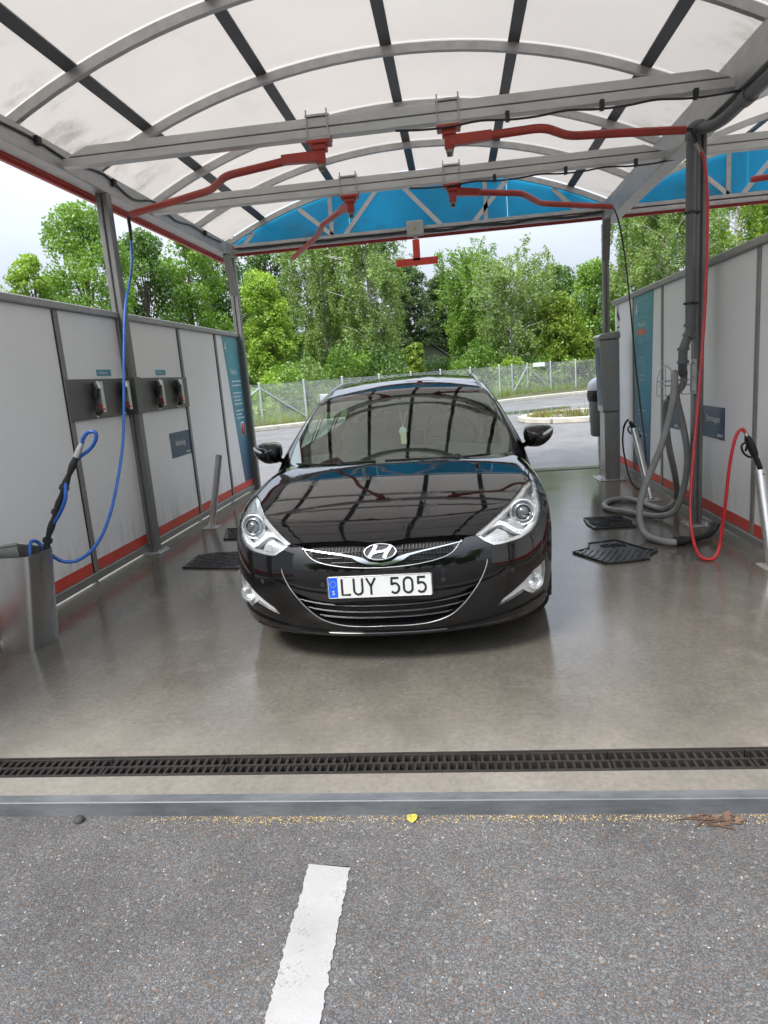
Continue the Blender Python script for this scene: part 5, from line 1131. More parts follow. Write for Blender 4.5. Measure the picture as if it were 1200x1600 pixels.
def panel(name, skin, outer, mat_, parent, holes=(), off=0., h=.02, gap=0., offmap=None, thick=0.):
    """cut the piece of skin inside outer (3-D points, or uv if 2-D) and build it, pushed in by off"""
    prep = lambda q: dens(skin.uv(q) if len(q[0]) == 3 else np.asarray(q, float), h * .7)
    ol = prep(outer); ol = inset(ol, gap) if gap else ol; hl = [inset(prep(q), -gap) if gap else prep(q) for q in holes]
    B = np.vstack([ol] + hl); lo, hi = ol.min(0), ol.max(0)
    gx, gy = np.meshgrid(np.arange(lo[0], hi[0], h), np.arange(lo[1], hi[1], h)); G = np.stack([gx.ravel(), gy.ravel()], 1); ok = in_poly(G, ol)
    for q in hl: ok &= ~in_poly(G, q)
    G = G[ok]
    if len(G): dm = np.min(np.linalg.norm(G[:, None] - B[None], axis=2), axis=1) if len(G) * len(B) < 2e7 else np.ones(len(G)); G = G[dm > h * .45]
    pts = np.vstack([B, G]); ed = []; k = 0
    for q in [ol] + hl: ed += [(k + i, k + (i + 1) % len(q)) for i in range(len(q))]; k += len(q)
    r = delaunay_2d_cdt([Vector(q) for q in pts], ed, [], 0, 1e-6); V = np.array([tuple(v) for v in r[0]]); T = np.array([f for f in r[2]])
    c = V[T].mean(1); ok = in_poly(c, ol)
    for q in hl: ok &= ~in_poly(c, q)
    T = T[ok]; used = np.unique(T); rm = np.full(len(V), -1); rm[used] = np.arange(len(used)); V = V[used]; T = rm[T]
    P = skin.surf(V); Nn = grad(skin.f, P); o = off if offmap is None else offmap(V, P)
    P = P - Nn * (o if np.isscalar(o) else o[:, None])
    fn = np.cross(P[T[:, 1]] - P[T[:, 0]], P[T[:, 2]] - P[T[:, 0]]); fl = np.einsum('ij,ij->i', fn, Nn[T[:, 0]]) < 0; T[fl] = T[fl][:, ::-1]
    me = bpy.data.meshes.new(name); me.from_pydata((P + [XC, YC, 0] - np.array(WL[parent.name])).tolist(), [], T.tolist()); me.update(); me.polygons.foreach_set('use_smooth', [True] * len(T))
    if offmap is None: me.normals_split_custom_set_from_vertices(Nn.tolist())
    ob = link_mesh(name, me, mat_, parent); return ob
def wall_strip(name, skin, loop, d0, d1, mat_, parent, h=.02, taper=0., closed=True):
    l = dens(skin.uv(loop) if len(loop[0]) == 3 else np.asarray(loop, float), h, closed); l2 = inset(l, taper) if taper else l
    rows = []
    for q, d in ((l, d0), (l2, d1)): P = skin.surf(q); rows.append(P - grad(skin.f, P) * d)
    n = len(l); V = np.vstack(rows); f = [(i, (i + 1) % n, n + (i + 1) % n, n + i) for i in range(n if closed else n - 1)]
    me = bpy.data.meshes.new(name); me.from_pydata((V + [XC, YC, 0] - np.array(WL[parent.name])).tolist(), [], f); me.update(); return link_mesh(name, me, mat_, parent)
def on_skin(skin, pts, off): P = skin.surf(skin.uv(pts)); return P - grad(skin.f, P) * off
def raised(name, skin, outer, mat_, parent, off_top, off_bot, h=.012, holes=()):
    o = panel(name, skin, outer, mat_, parent, holes=holes, off=off_top, h=h); s = wall_strip(name + '_edge', skin, outer, off_top, off_bot, mat_, parent, h)
    join(o, [s]); return o
def join(o, others):
    import bmesh
    bm = bmesh.new(); bm.from_mesh(o.data)
    for q in others:
        bm.from_mesh(q.data); 
    me = o.data; bm.to_mesh(me); bm.free(); me.update()
    for q in others: d = q.data; bpy.data.objects.remove(q); bpy.data.meshes.remove(d)
def CW(p): return (p[0] + XC, p[1] + YC, p[2])
def ctube(name, P, r, mat_, parent, n=8, **k):
    b = MB(); b.tube([CW(p) for p in P], r, n, **k); return b.build(name, mat_, parent)

car = thing('parked_car', 'wet black estate car parked in the wash bay facing the camera', 'car', (XC, YC + 2.3, 0))
HEAD = [(.471, .123, .667), (.574, .226, .727), (.635, .318, .759), (.702, .465, .789), (.761, .630, .816), (.802, .724, .828), (.833, .745, .821), (.837, .605, .789), (.841, .507, .749), (.834, .432, .711), (.812, .359, .665), (.776, .292, .636), (.714, .219, .617), (.654, .171, .612), (.595, .136, .608), (.558, .120, .610), (.517, .114, .634)]
FOG = [(.569, .130, .287), (.597, .133, .324), (.677, .174, .371), (.762, .251, .428), (.834, .362, .453), (.836, .370, .401), (.822, .360, .323), (.797, .325, .300), (.760, .275, .291), (.725, .228, .319), (.705, .204, .336), (.659, .172, .320)]
GRT = [(0, .065, .661), (.146, .080, .673), (.305, .094, .673), (.381, .104, .670)]
GRB = [(.408, .091, .645), (.355, .055, .601), (.294, .035, .577), (.199, .017, .561), (.089, .009, .552), (0, .006, .550)]
ARC = [(.415, .102, .658), (.459, .082, .607), (.522, .087, .539), (.517, .083, .515), (.489, .070, .453), (.448, .061, .394), (.400, .058, .336), (.330, .060, .275), (.238, .059, .242), (.117, .054, .230), (0, .050, .231)]
INT = [(0, .006, .380), (.130, .009, .379), (.247, .022, .372), (.368, .041, .390), (.449, .059, .420), (.478, .066, .432)]
WING0 = [(0, .011, .573), (.055, .015, .580), (.088, .026, .603), (.129, .033, .612), (.208, .045, .623), (.303, .065, .634), (.405, .091, .647), (.404, .087, .641), (.303, .060, .626), (.208, .039, .613), (.144, .027, .600), (.112, .016, .578), (.054, .010, .562), (0, .007, .557)]
WING = [WING0[0], WING0[1], (.086, .024, .598), (.129, .033, .6085), (.208, .045, .6205), (.303, .065, .6325), (.405, .091, .646), (.404, .087, .6425), (.303, .060, .6275), (.208, .039, .6145), (.144, .027, .6015), (.112, .016, .5825), (.054, .010, .5655), (0, .007, .560)]
HOODS = [(.802, .735, .829), (.797, .891, .858), (.805, 1.10, .876), (.810, 1.30, .889), (.79, 1.40, .905)]
HOODR = [(.747, 1.385, .917), (.68, 1.27, .921), (.585, 1.19, .927), (.382, 1.115, .933), (.15, 1.095, .94), (0, 1.09, .942)]
def side_pt(y, z):                                      # the body side at a given length and height
    lo, hi = .1, 1.2
    for _ in range(24):
        mid = (lo + hi) / 2
        if f_body(np.array([[mid, y, z]]))[0] > 0: lo = mid
        else: hi = mid
    return (lo, y, z)
ARCH = [side_pt(.93 + .365 * math.cos(a), .325 + .365 * math.sin(a)) for a in np.linspace(math.radians(203), math.radians(-23), 24)]
iA = 7                                                  # seam between bumper and wing meets the arch here
SEAM = [(.834, .432, .711), side_pt(.50, .635), ARCH[iA]]
BOT = [(0, .088, .172), (.24, .095, .172), (.44, .130, .170), (.60, .195, .168), (.74, .30, .168), (.84, .44, .172)]
LIPB = BOT + ARCH[:iA + 1]
bump_loop = LIPB + SEAM[::-1][1:] + HEAD[10:] + [HEAD[0], (.447, .114, .664), (.415, .102, .658)] + GRB
bump_full = bump_loop[:-1] + [GRB[-1]] + mir(bump_loop[1:-1])[::-1]
int_loop = INT + ARC[4:][0:]
int_full = INT[:] + ARC[4:-1] + [ARC[-1]] + mir(INT[1:] + ARC[4:-1])[::-1]
fogs = [FOG, mir(FOG)]
bumper = panel('bumper', FR, bump_full, M['paint'], car, holes=[int_full] + fogs, gap=.0012, h=.02)
hood_half = GRT + [(.447, .114, .664), HEAD[0]] + HEAD[1:6] + HOODS + HOODR
hood_full = hood_half[:-1] + [HOODR[-1]] + mir(hood_half[1:-1])[::-1]
hood = panel('hood', FR, hood_full, M['paint'], car, gap=.0022, h=.02)
wing = [HEAD[5], HEAD[6], HEAD[7], HEAD[8], HEAD[9]] + SEAM[1:] + ARCH[iA + 1:] + [side_pt(1.5, .19), side_pt(1.75, .19), side_pt(1.75, .5), side_pt(1.75, .75), side_pt(1.75, .89), (.84, 1.6, .905)] + HOODS[::-1][:-1]
for q in (wing, mir(wing)): panel('front_wing', FR, q, M['paint'], car, gap=.0016, h=.022)
for q in (hood_full, bump_full, wing, mir(wing)):          # dark inner skin seen in the shut lines
    panel('inner_panel', FR, q, M['matt_black'], car, off=.014, h=.04, holes=[int_full] + fogs if q is bump_full else ())
# edges rolled inwards round the openings
wall_strip('hood_edge', FR, hood_full, .0, .014, M['paint'], car)
# doors and tail
ARCR = [side_pt(3.70 + .365 * math.cos(a), .325 + .365 * math.sin(a)) for a in np.linspace(math.radians(203), math.radians(-23), 16)]
tail_r = [side_pt(1.754, .19)] + ARCR + [side_pt(4.2, .22), side_pt(4.5, .25)]
belt = [side_pt(1.754, .89), side_pt(2.2, .90), side_pt(3.0, .905), side_pt(4.0, .905), side_pt(4.4, .90)]
rear_b = [(.6, 4.6, .30), (.3, 4.66, .30), (0, 4.68, .30)]; rear_t = [(.6, 4.6, .88), (0, 4.68, .88)]
half = tail_r + rear_b; top = (belt + rear_t)[::-1]
tail = [half[0]] + half[1:-1] + [half[-1]] + mir(half[:-1])[::-1] + mir(top[1:])[::-1] + top[1:] if False else half + mir(half[:-1])[::-1] + mir(belt + rear_t[:-1]) + [rear_t[-1]] + (belt + rear_t[:-1])[::-1]
panel('body_side', RE, tail, M['paint'], car, h=.04)
for s in (1, -1):                                      # door gaps and handles
    for y in (2.62, 3.42):
        P = [side_pt(y, z) for z in np.linspace(.25, .89, 8)]; ctube('door_gap', [(s * (x - .0005), a, z) for x, a, z in P], .003, M['dark'], car, 4)
    for y in (2.42, 3.25): 
        P = [side_pt(y + k * .045, .80) for k in range(5)]; ctube('door_handle', [(s * (x + (.024 if 0 < i < 4 else .002)), a, z) for i, (x, a, z) in enumerate(P)], .010, M['paint'], car, 8)
# undertray, cabin tub
b = MB(); b.box((XC - .70, YC + .30, .17), (XC + .70, YC + 4.5, .20)); b.box((XC - .62, YC + .5, .20), (XC + .62, YC + 1.5, .60)); b.build('undertray', M['matt_black'], car)
b = MB(); b.box((XC - .80, YC + 1.5, .22), (XC + .80, YC + 4.5, .30)); b.box((XC - .80, YC + 1.30, .22), (XC + .80, YC + 1.36, .86)); b.build('cabin_floor', M['dash'], car)
for s in (1, -1):
    for yy in (.93, 3.70):
        b = MB(); b.smooth = True; n = 22; vs = []                 # wheel arch liner
        for k in range(n + 1):
            a = math.radians(205 - 230 * k / n)
            for x in (.60, .895): vs.append((XC + s * x, YC + yy + .362 * math.cos(a), .325 + .362 * math.sin(a)))
        b.add(vs, [(2 * i, 2 * i + 1, 2 * i + 3, 2 * i + 2) for i in range(n)], True); b.build('arch_liner', M['matt_black'], car)
        wz = .322; c = (XC + s * .785, YC + yy, wz); b = MB(); b.lathe(c, [(.215, -.095), (.295, -.11), (.318, -.09), (.322, -.05), (.322, .05), (.318, .09), (.295, .11), (.215, .095), (.215, -.095)], 40, 'X', caps=False)
        wh = b.build('wheel', M['tyre'], car)
        b = MB(); e = s * .085
        b.lathe((c[0], c[1], c[2]), [(.222, e - s * .16), (.222, e), (.212, e + s * .008), (.20, e - s * .01), (.195, e - s * .06)], 36, 'X'); b.lathe(c, [(.001, e - s * .01), (.05, e - s * .012), (.06, e - s * .03)], 18, 'X')
        for k in range(10):
            a = 2 * PI * k / 10 + (.12 if k % 2 else -.12); p = Vector((c[0] + e - s * .02, c[1] + .05 * math.cos(a), c[2] + .05 * math.sin(a))); a2 = 2 * PI * k / 10 + (-.03 if k % 2 else .03)
            b.bar(p, (c[0] + e - s * .012, c[1] + .203 * math.cos(a2), c[2] + .203 * math.sin(a2)), .028, .02, (1, 0, 0))
        b.build('rim', M['rim'], wh)
        b = MB(); b.lathe((c[0] + s * .0, c[1], c[2]), [(.14, s * .01), (.14, s * .03), (.001, s * .03)], 24, 'X'); b.build('brake_disc', M['galv'], wh)

# lower intake
wall_strip('intake_edge', FR, int_full, .0, .055, M['gloss_black'], car); panel('intake_back', FR, int_full, M['matt_black'], car, off=.055, h=.03)
for zz, xm in ((.352, .435), (.316, .395), (.280, .34)):
    P = [(x, 0, zz + .030 * (abs(x) / .42) ** 3) for x in np.linspace(-xm, xm, 33)]; P = [(x, .03 + .25 * x * x, z) for x, y, z in P]
    q = on_skin(FR, P, .012); b = MB(); b.tube([CW(p) for p in q], .0085, 8, sq=.6); b.build('intake_slat', M['gloss_black'], car)
    q = on_skin(FR, P, .004); ctube('slat_trim', q[1:-1], .0012, M['trim'], car, 6)
arcf = [(.524, .088, .546)] + ARC[3:]
P = on_skin(FR, [tuple(p) for p in catmull(arcf, 6)], -.001); Pl = np.array([(-x, y, z) for x, y, z in P[::-1]]); full = np.vstack([P, Pl[1:]])
ctube('intake_trim', full[::-1], [.0012 + .0018 * min(1., max(0, (abs(i / (len(full) - 1) - .5) * 2 - .0) * 1.) ** .5) * (1 if .03 < i / len(full) < .97 else .4) for i in range(len(full))], M['satin'], car, 8)
# upper grille
gr_full = GRT[:] + [(.400, .100, .660)] + GRB[:-1] + [GRB[-1]] + mir(GRT[1:] + [(.400, .100, .660)] + GRB[:-1])[::-1]
wall_strip('grille_edge', FR, gr_full, -.001, .045, M['gloss_black'], car); gback = panel('grille', FR, gr_full, M['matt_black'], car, off=.045, h=.03)
for k in range(41):
    x = -.36 + .018 * k
    zt_ = .662 - .0; zb = np.interp(abs(x), [0, .09, .2, .29, .36, .41], [.556, .558, .566, .582, .606, .645])
    if abs(x) < .09 or zt_ - zb < .012: continue
    q = on_skin(FR, [(x, .06, zb), (x, .065, (zb + zt_) / 2), (x, .07, zt_)], .034); ctube('grille_fin', q, .0028, M['gloss_black'], gback, 4)
for zz in (.58, .606, .638):
    xm = np.interp(zz, [.556, .582, .606, .645], [.1, .27, .34, .38]); q = on_skin(FR, [(x, .03, zz) for x in np.linspace(-xm, xm, 17)], .026); ctube('grille_bar', q, .004, M['gloss_black'], gback, 6)
wf = WING[:-1] + [WING[-1]] + []
wing_loop = WING + mir(WING[1:-1])[::-1]
raised('grille_wing', FR, wing_loop, M['chrome'], car, -.003, .006, .010)
gl = [(.40, .098, .650)] + GRB[1:]; q = on_skin(FR, [tuple(p) for p in catmull(gl, 5)], .001); q = np.vstack([q, np.array(mir(q[:-1]))[::-1]]); ctube('grille_lower_trim', q, .0026, M['satin'], car, 6)
# oval badge with a slanted H
bc = np.array([(0, .035, .622)]); Pc = FR.surf(FR.uv(bc))[0]; nb_ = grad(FR.f, Pc[None])[0]; rgt = np.array([1., 0, 0]); upv = np.cross(rgt, -nb_); upv = -upv if upv[2] < 0 else upv; upv /= np.linalg.norm(upv)
Bp = lambda u, v, d=.008: tuple(Pc + rgt * u + upv * v + nb_ * d)
badge = MB(); n = 40
disc = [Bp(.080 * math.cos(2 * PI * k / n), .041 * math.sin(2 * PI * k / n), .004) for k in range(n)]
b = MB(); b.prism([CW(p) for p in disc], tuple(-nb_ * .03)); bd = b.build('badge', M['gloss_black'], car)
b = MB(); ring = [CW(Bp(.079 * math.cos(2 * PI * k / n), .0405 * math.sin(2 * PI * k / n), .007)) for k in range(n + 1)]; b.tube(ring, .0052, 8, caps=False); b.build('badge_ring', M['chrome'], bd)
def ribbon(b, pts, wds, d0=.006, d1=.013):
    for i in range(len(pts) - 1):
        (u0, v0), (u1, v1) = pts[i], pts[i + 1]; dx, dy = u1 - u0, v1 - v0; l = math.hypot(dx, dy); nx, ny = -dy / l, dx / l; a, c = wds[i] / 2, wds[i + 1] / 2
        b.prism([CW(Bp(u0 + nx * a, v0 + ny * a, d1)), CW(Bp(u0 - nx * a, v0 - ny * a, d1)), CW(Bp(u1 - nx * c, v1 - ny * c, d1)), CW(Bp(u1 + nx * c, v1 + ny * c, d1))], tuple(-nb_ * (d1 - d0)))
b = MB(); ribbon(b, [(-.056, -.031), (-.044, -.012), (-.030, .010), (-.020, .034)], [.016, .018, .018, .020]); ribbon(b, [(.020, -.034), (.030, -.010), (.044, .012), (.056, .031)], [.020, .018, .018, .016])
ribbon(b, [(-.034, -.006), (-.012, -.001), (.012, .001), (.034, .006)], [.018, .012, .012, .018]); b.build('badge_letter', M['chrome'], bd)

# number plate
t0 = np.array([-.012, -.012, .4625]); tl = math.radians(-4)
PR, PU = Vector((1, 0, 0)), Vector((0, math.sin(-tl) * 1, math.cos(tl))); PN = PR.cross(PU); PO = Vector(CW(t0))
PP = lambda u, v, d=0.: PO + PR * u + PU * v + PN * d
def rrect(w_, h_, r, n=5):
    o = []
    for cx_, cy_, a0 in ((w_ / 2 - r, h_ / 2 - r, 0), (-w_ / 2 + r, h_ / 2 - r, 90), (-w_ / 2 + r, -h_ / 2 + r, 180), (w_ / 2 - r, -h_ / 2 + r, 270)):
        for k in range(n): a = math.radians(a0 + 90 * k / (n - 1)); o.append((cx_ + r * math.cos(a), cy_ + r * math.sin(a)))
    return o
b = MB(); b.prism([PP(u, v, -.012) for u, v in rrect(.530, .120, .014)], PN * .008); pl = b.build('number_plate', M['matt_black'], car)
b = MB(); b.prism([PP(u, v, -.004) for u, v in rrect(.520, .111, .010)], PN * .0035); b.build('plate_face', M['plate_white'], pl)
b = MB(); b.tube([PP(u, v, -.0005) for u, v in rrect(.516, .107, .010)] + [PP(*rrect(.516, .107, .010)[0], -.0005)], .0022, 6, caps=False); b.build('plate_rim', M['satin'], pl)
b = MB(); b.prism([PP(u, v, -.001) for u, v in [(-.254, -.050), (-.209, -.050), (-.209, .050), (-.254, .050)]], PN * .0012); b.build('country_band', M['plate_blue'], pl)
b = MB()
for k in range(12):
    a = 2 * PI * k / 12; cu, cv = -.2315 + .0145 * math.cos(a), .018 + .0145 * math.sin(a); b.prism([PP(cu + (.0026 if j % 2 == 0 else .0011) * math.sin(2 * PI * j / 10), cv + (.0026 if j % 2 == 0 else .0011) * math.cos(2 * PI * j / 10), .0004) for j in range(10)], PN * .0005)
b.build('star_ring', M['leaf_yellow'], pl)
text_mesh('country_letter', 'S', .031, PP(-.2315, -.036, .0008), PR, PU, M['plate_white'], pl, .0008, align='CENTER')
def glyph(strokes, u0, w_=.0105, sc=1.):
    b = MB()
    for st in strokes:
        p = [(u0 + x, y) for x, y in st]; n = len(p); L_, R_ = [], []
        for i in range(n):
            a, c = p[max(0, i - 1)], p[min(n - 1, i + 1)]; dx, dy = c[0] - a[0], c[1] - a[1]; l = math.hypot(dx, dy) or 1; k = w_ / 2
            if 0 < i < n - 1:                                     # keep the width through a sharp corner
                d1 = (p[i][0] - p[i - 1][0], p[i][1] - p[i - 1][1]); l1 = math.hypot(*d1); cs = (d1[0] * dx + d1[1] * dy) / (l1 * l); k /= max(.5, cs)
            nx, ny = -dy / l * k, dx / l * k; L_.append((p[i][0] + nx, p[i][1] + ny)); R_.append((p[i][0] - nx, p[i][1] - ny))
        for i in range(n - 1): b.prism([PP(*q, .0014) for q in (L_[i], R_[i], R_[i + 1], L_[i + 1])], PN * -.0018)
    b.build('plate_letter', M['plate_char'], pl)
hh = .0375; ww = .042
def arcp(cx_, cy_, rx, ry, a0, a1, n=12): return [(cx_ + rx * math.cos(math.radians(a0 + (a1 - a0) * k / n)), cy_ + ry * math.sin(math.radians(a0 + (a1 - a0) * k / n))) for k in range(n + 1)]
five = [[(.040, hh), (.006, hh), (.004, .004)], [(.004, .004)] + [(.008, .009)] + arcp(.020, -.013, .021, .0245, 118, -140, 18)]
zero = [arcp(.021, hh - .021, .021, .021, 0, 180) + arcp(.021, -hh + .021, .021, .021, 180, 360) + [(.042, hh - .021)]]
glyph([[(0, hh + .005), (0, -hh), (.042, -hh)]], -.187); glyph([[(0, hh + .005), (0, -hh + .021)] + arcp(.021, -hh + .021, .021, .021, 180, 360)[1:] + [(.042, hh + .005)]], -.127)
glyph([[(0, hh + .005), (.022, .002)], [(.044, hh + .005), (.022, .002)], [(.022, .008), (.022, -hh - .004)]], -.064)
glyph(five, .056); glyph(zero, .121); glyph(five, .187)
# parking sensors, washer covers, bonnet jets
for s in (1, -1):
    for p in ((.302, .024, .471), (.648, .146, .467)):
        c = FR.surf(FR.uv([(s * p[0], p[1], p[2])]))[0]; nn = grad(FR.f, c[None])[0]; b = MB(); b.tube([CW(c - nn * .004), CW(c + nn * .0018)], .0125, 18); b.tube([CW(c - nn * .004), CW(c + nn * .0026)], .009, 14); b.build('parking_sensor', M['matt_black'], car)
    q = [(.735, .222, .572), (.765, .252, .575), (.770, .256, .532), (.742, .232, .528)]; raised('washer_cover', FR, [(s * x, y, z) for x, y, z in q], M['matt_black'], car, .004, .02, .012)
# fog lamps: recess with chrome wedge and round lamp
for s in (1, -1):
    F = [(s * x, y, z) for x, y, z in FOG]; lamp = panel('fog_lamp', FR, F, M['housing'], car, off=.07, h=.02)
    wall_strip('recess_edge', FR, F, -.0008, .068, M['satin'], lamp, .015); 
    inn = inset(dens(FR.uv(F), .012), .004); panel('chrome_wedge', FR, inn, M['wedge'], lamp, off=.010, h=.012, offmap=lambda V, P: .004 + np.clip(P[:, 2] - .29, 0, 1) * .10)
    c = FR.surf(FR.uv([(s * .768, .262, .372)]))[0]; nn = np.array([s * .22, -.975, 0.]); c = c - nn * .010
    b = MB(); k = 24; u = np.cross(nn, [0, 0, 1.]); u /= np.linalg.norm(u); v = np.array([0, 0, 1.]); rows = [(.044, .018), (.046, .010), (.041, -.002), (.032, -.014), (.014, -.026), (.001, -.028)]
    vs = [CW(c + nn * (d + .006) + (u * math.cos(2 * PI * i / k) + v * math.sin(2 * PI * i / k)) * r) for r, d in rows for i in range(k)]
    b.add(vs, [(j * k + i, j * k + (i + 1) % k, (j + 1) * k + (i + 1) % k, (j + 1) * k + i) for j in range(5) for i in range(k)], True); b.build('lamp_bowl', M['reflector'], lamp)
    b = MB(); b.tube([CW(c - nn * .02), CW(c + nn * .012)], [.012, .009], 12); b.build('bulb', M['satin'], lamp)
    panel('lamp_cover', FR, inset(dens(FR.uv(F), .012), .0025), M['lens'], lamp, off=.004, h=.02)
# headlamps
LED = [(.495, .128, .664), (.550, .182, .702), (.597, .215, .713), (.626, .219, .706), (.660, .215, .682), (.695, .221, .656), (.725, .240, .644), (.761, .276, .640), (.797, .337, .667), (.813, .392, .706), (.815, .456, .749)]
REFL = [(.512, .126, .652), (.592, .198, .694), (.634, .198, .674), (.648, .193, .656), (.660, .184, .630), (.618, .154, .628), (.560, .122, .626)]
for s in (1, -1):
    H_ = [(s * x, y, z) for x, y, z in HEAD]; hl = panel('headlight', FR, H_, M['housing'], car, off=.060, h=.02)
    wall_strip('lamp_wall', FR, H_, .0012, .060, M['gloss_black'], hl, .015)
    inn = inset(dens(FR.uv(H_), .012), .012); panel('lamp_bezel', FR, dens(FR.uv(H_), .012), M['reflector'], hl, off=.012, h=.02, holes=[inn])
    wall_strip('bezel_wall', FR, inn, .012, .056, M['reflector'], hl, .015)
    lu = catmull(FR.uv([(s * x, y, z) for x, y, z in LED]), 6); tt = np.gradient(lu, axis=0); tt /= np.linalg.norm(tt, axis=1, keepdims=True); nn2 = np.stack([-tt[:, 1], tt[:, 0]], 1)
    wd = np.interp(np.linspace(0, 1, len(lu)), [0, .1, .75, 1], [.004, .0085, .011, .005])[:, None]
    loop = np.vstack([lu + nn2 * wd, (lu - nn2 * wd)[::-1]]); raised('led_band', FR, loop, M['led_white'], hl, .020, .045, .010)
    for i in range(6, 40, 4):
        c = lu[i]; a = np.array([c + tt[i] * .004 + nn2[i] * .002, c + tt[i] * .004 - nn2[i] * .002, c - tt[i] * .004 - nn2[i] * .002, c - tt[i] * .004 + nn2[i] * .002]); panel('led_dot', FR, a, M['led_dot'], hl, off=.0185, h=.01)
    R_ = [(s * x, y, z) for x, y, z in REFL]; raised('turn_reflector', FR, R_, M['reflector'], hl, .034, .055, .02)
    for fz_ in (.25, .5, .75):
        a, c = np.array(R_[0]) * (1 - fz_) + np.array(R_[6]) * fz_, np.array(R_[2]) * (1 - fz_) + np.array(R_[5]) * fz_; q = on_skin(FR, [tuple(a * (1 - u) + c * u) for u in np.linspace(.08, .92, 6)], .0325); ctube('reflector_rib', q, .0016, M['housing'], hl, 4)
    c = FR.surf(FR.uv([(s * .732, .316, .724)]))[0]; nn = np.array([s * .10, -.975, .10]); nn /= np.linalg.norm(nn); c = c - nn * .030
    u = np.cross(nn, [0, 0, 1.]); u /= np.linalg.norm(u); v = np.cross(u, nn)
    def turned(name, rows, mat_, k=28):
        b = MB(); vs = [CW(c + nn * d + (u * math.cos(2 * PI * i / k) + v * math.sin(2 * PI * i / k)) * r) for r, d in rows for i in range(k)]
        b.add(vs, [(j * k + i, j * k + (i + 1) % k, (j + 1) * k + (i + 1) % k, (j + 1) * k + i) for j in range(len(rows) - 1) for i in range(k)], True); return b.build(name, mat_, hl)
    turned('projector_shroud', [(.066, -.03), (.070, .0), (.066, .006), (.060, .002), (.056, -.012), (.048, -.016)], M['reflector'])
    turned('projector_ring', [(.048, -.016), (.047, .008), (.043, .014), (.038, .010), (.034, -.004)], M['chrome'])
    turned('projector_lens', [(.036, -.006), (.034, .004), (.028, .013), (.018, .020), (.008, .023), (.001, .0235)], M['ball'])
    panel('lamp_cover', FR, inset(dens(FR.uv(H_), .012), .0022), M['lens'], hl, off=.001, h=.018)

# chin spoiler lip
q = on_skin(FR, [(x, .09 + .3 * x * x, .192 - .006 * math.cos(x * 4)) for x in np.linspace(-.74, .74, 49)], -.004); ctube('chin_lip', q, .012, M['paint'], car, 8)
for s in (1, -1):
    raised('spoiler_corner', FR, [(s * x, y, z) for x, y, z in [(.30, .10, .196), (.44, .13, .213), (.60, .19, .238), (.74, .29, .262), (.83, .42, .268), (.85, .46, .225), (.76, .33, .192), (.60, .20, .182), (.50, .15, .176), (.42, .125, .186)]], M['paint'], car, -.010, .004, .016)

# glasshouse
WSB = [(0, 1.07, .90), (.2, 1.085, .90), (.4, 1.13, .90), (.58, 1.235, .895), (.70, 1.36, .90), (.772, 1.47, .925)]
WST = [(.765, 1.66, 1.035), (.735, 1.816, 1.127), (.702, 1.975, 1.214), (.650, 2.105, 1.289), (.60, 2.08, 1.297), (.5, 2.03, 1.302), (.3, 1.955, 1.312), (0, 1.905, 1.320)]
ws = WSB + WST; ws_full = ws[:-1] + [WST[-1]] + mir(ws[1:-1])[::-1]
CLR = [(0, 1.175, .958), (.2, 1.18, .955), (.342, 1.2, .942), (.594, 1.332, .934), (.683, 1.42, .943), (.712, 1.50, .976), (.710, 1.6, 1.028), (.690, 1.791, 1.131), (.664, 1.935, 1.212), (.625, 1.95, 1.235), (.50, 1.90, 1.245), (.30, 1.84, 1.258), (.12, 1.80, 1.268), (0, 1.795, 1.27)]
clr_full = CLR[:-1] + [CLR[-1]] + mir(CLR[1:-1])[::-1]
wsc = panel('windscreen', CB, ws_full, M['windscreen'], car, h=.025, gap=.002)
panel('windscreen_border', CB, ws_full, M['gloss_black'], wsc, holes=[clr_full], off=.005, h=.025, gap=.001)
def cab_pt(y, z):
    lo, hi = .1, 1.1
    for _ in range(24):
        mid = (lo + hi) / 2
        if f_cab(np.array([[mid, y, z]]))[0] > 0: lo = mid
        else: hi = mid
    return (lo, y, z)
win_f = [cab_pt(*q) for q in ((1.86, .945), (2.60, .965), (2.60, 1.30), (2.35, 1.275), (2.10, 1.175))]
win_r = [cab_pt(*q) for q in ((2.68, .965), (3.45, .985), (3.50, 1.30), (2.68, 1.305))]
win_q = [cab_pt(*q) for q in ((3.56, .99), (4.15, 1.03), (4.05, 1.22), (3.60, 1.285))]
sides = [win_f, win_r, win_q]
rw = [(4.30, -.62), (4.30, .62), (4.50, .75), (4.50, -.75)]
holes = [mir(q) for q in sides] + sides + [rw]
v95 = 1.72; ao = CB.uv(WSB[-1:])[0]
cab_loop = [(1.42, ao[1] + .03), (1.42, v95), (4.735, v95), (4.735, -v95), (1.42, -v95), (1.42, -ao[1] - .03)] + [tuple(q) for q in CB.uv(mir(WSB[-1:] + WST))] + [tuple(q) for q in CB.uv((WSB[-1:] + WST[:-1])[::-1])]
panel('roof', CB, cab_loop, M['paint'], car, holes=holes, h=.03, gap=.0015)
panel('headlining', CB, cab_loop, M['headlining'], car, holes=holes, off=.02, h=.06)
for q in sides + [mir(q) for q in sides]: panel('side_window', CB, q, M['window'], car, off=.006, h=.05)
panel('rear_window', CB, rw, M['rear_glass'], car, off=.006, h=.05)
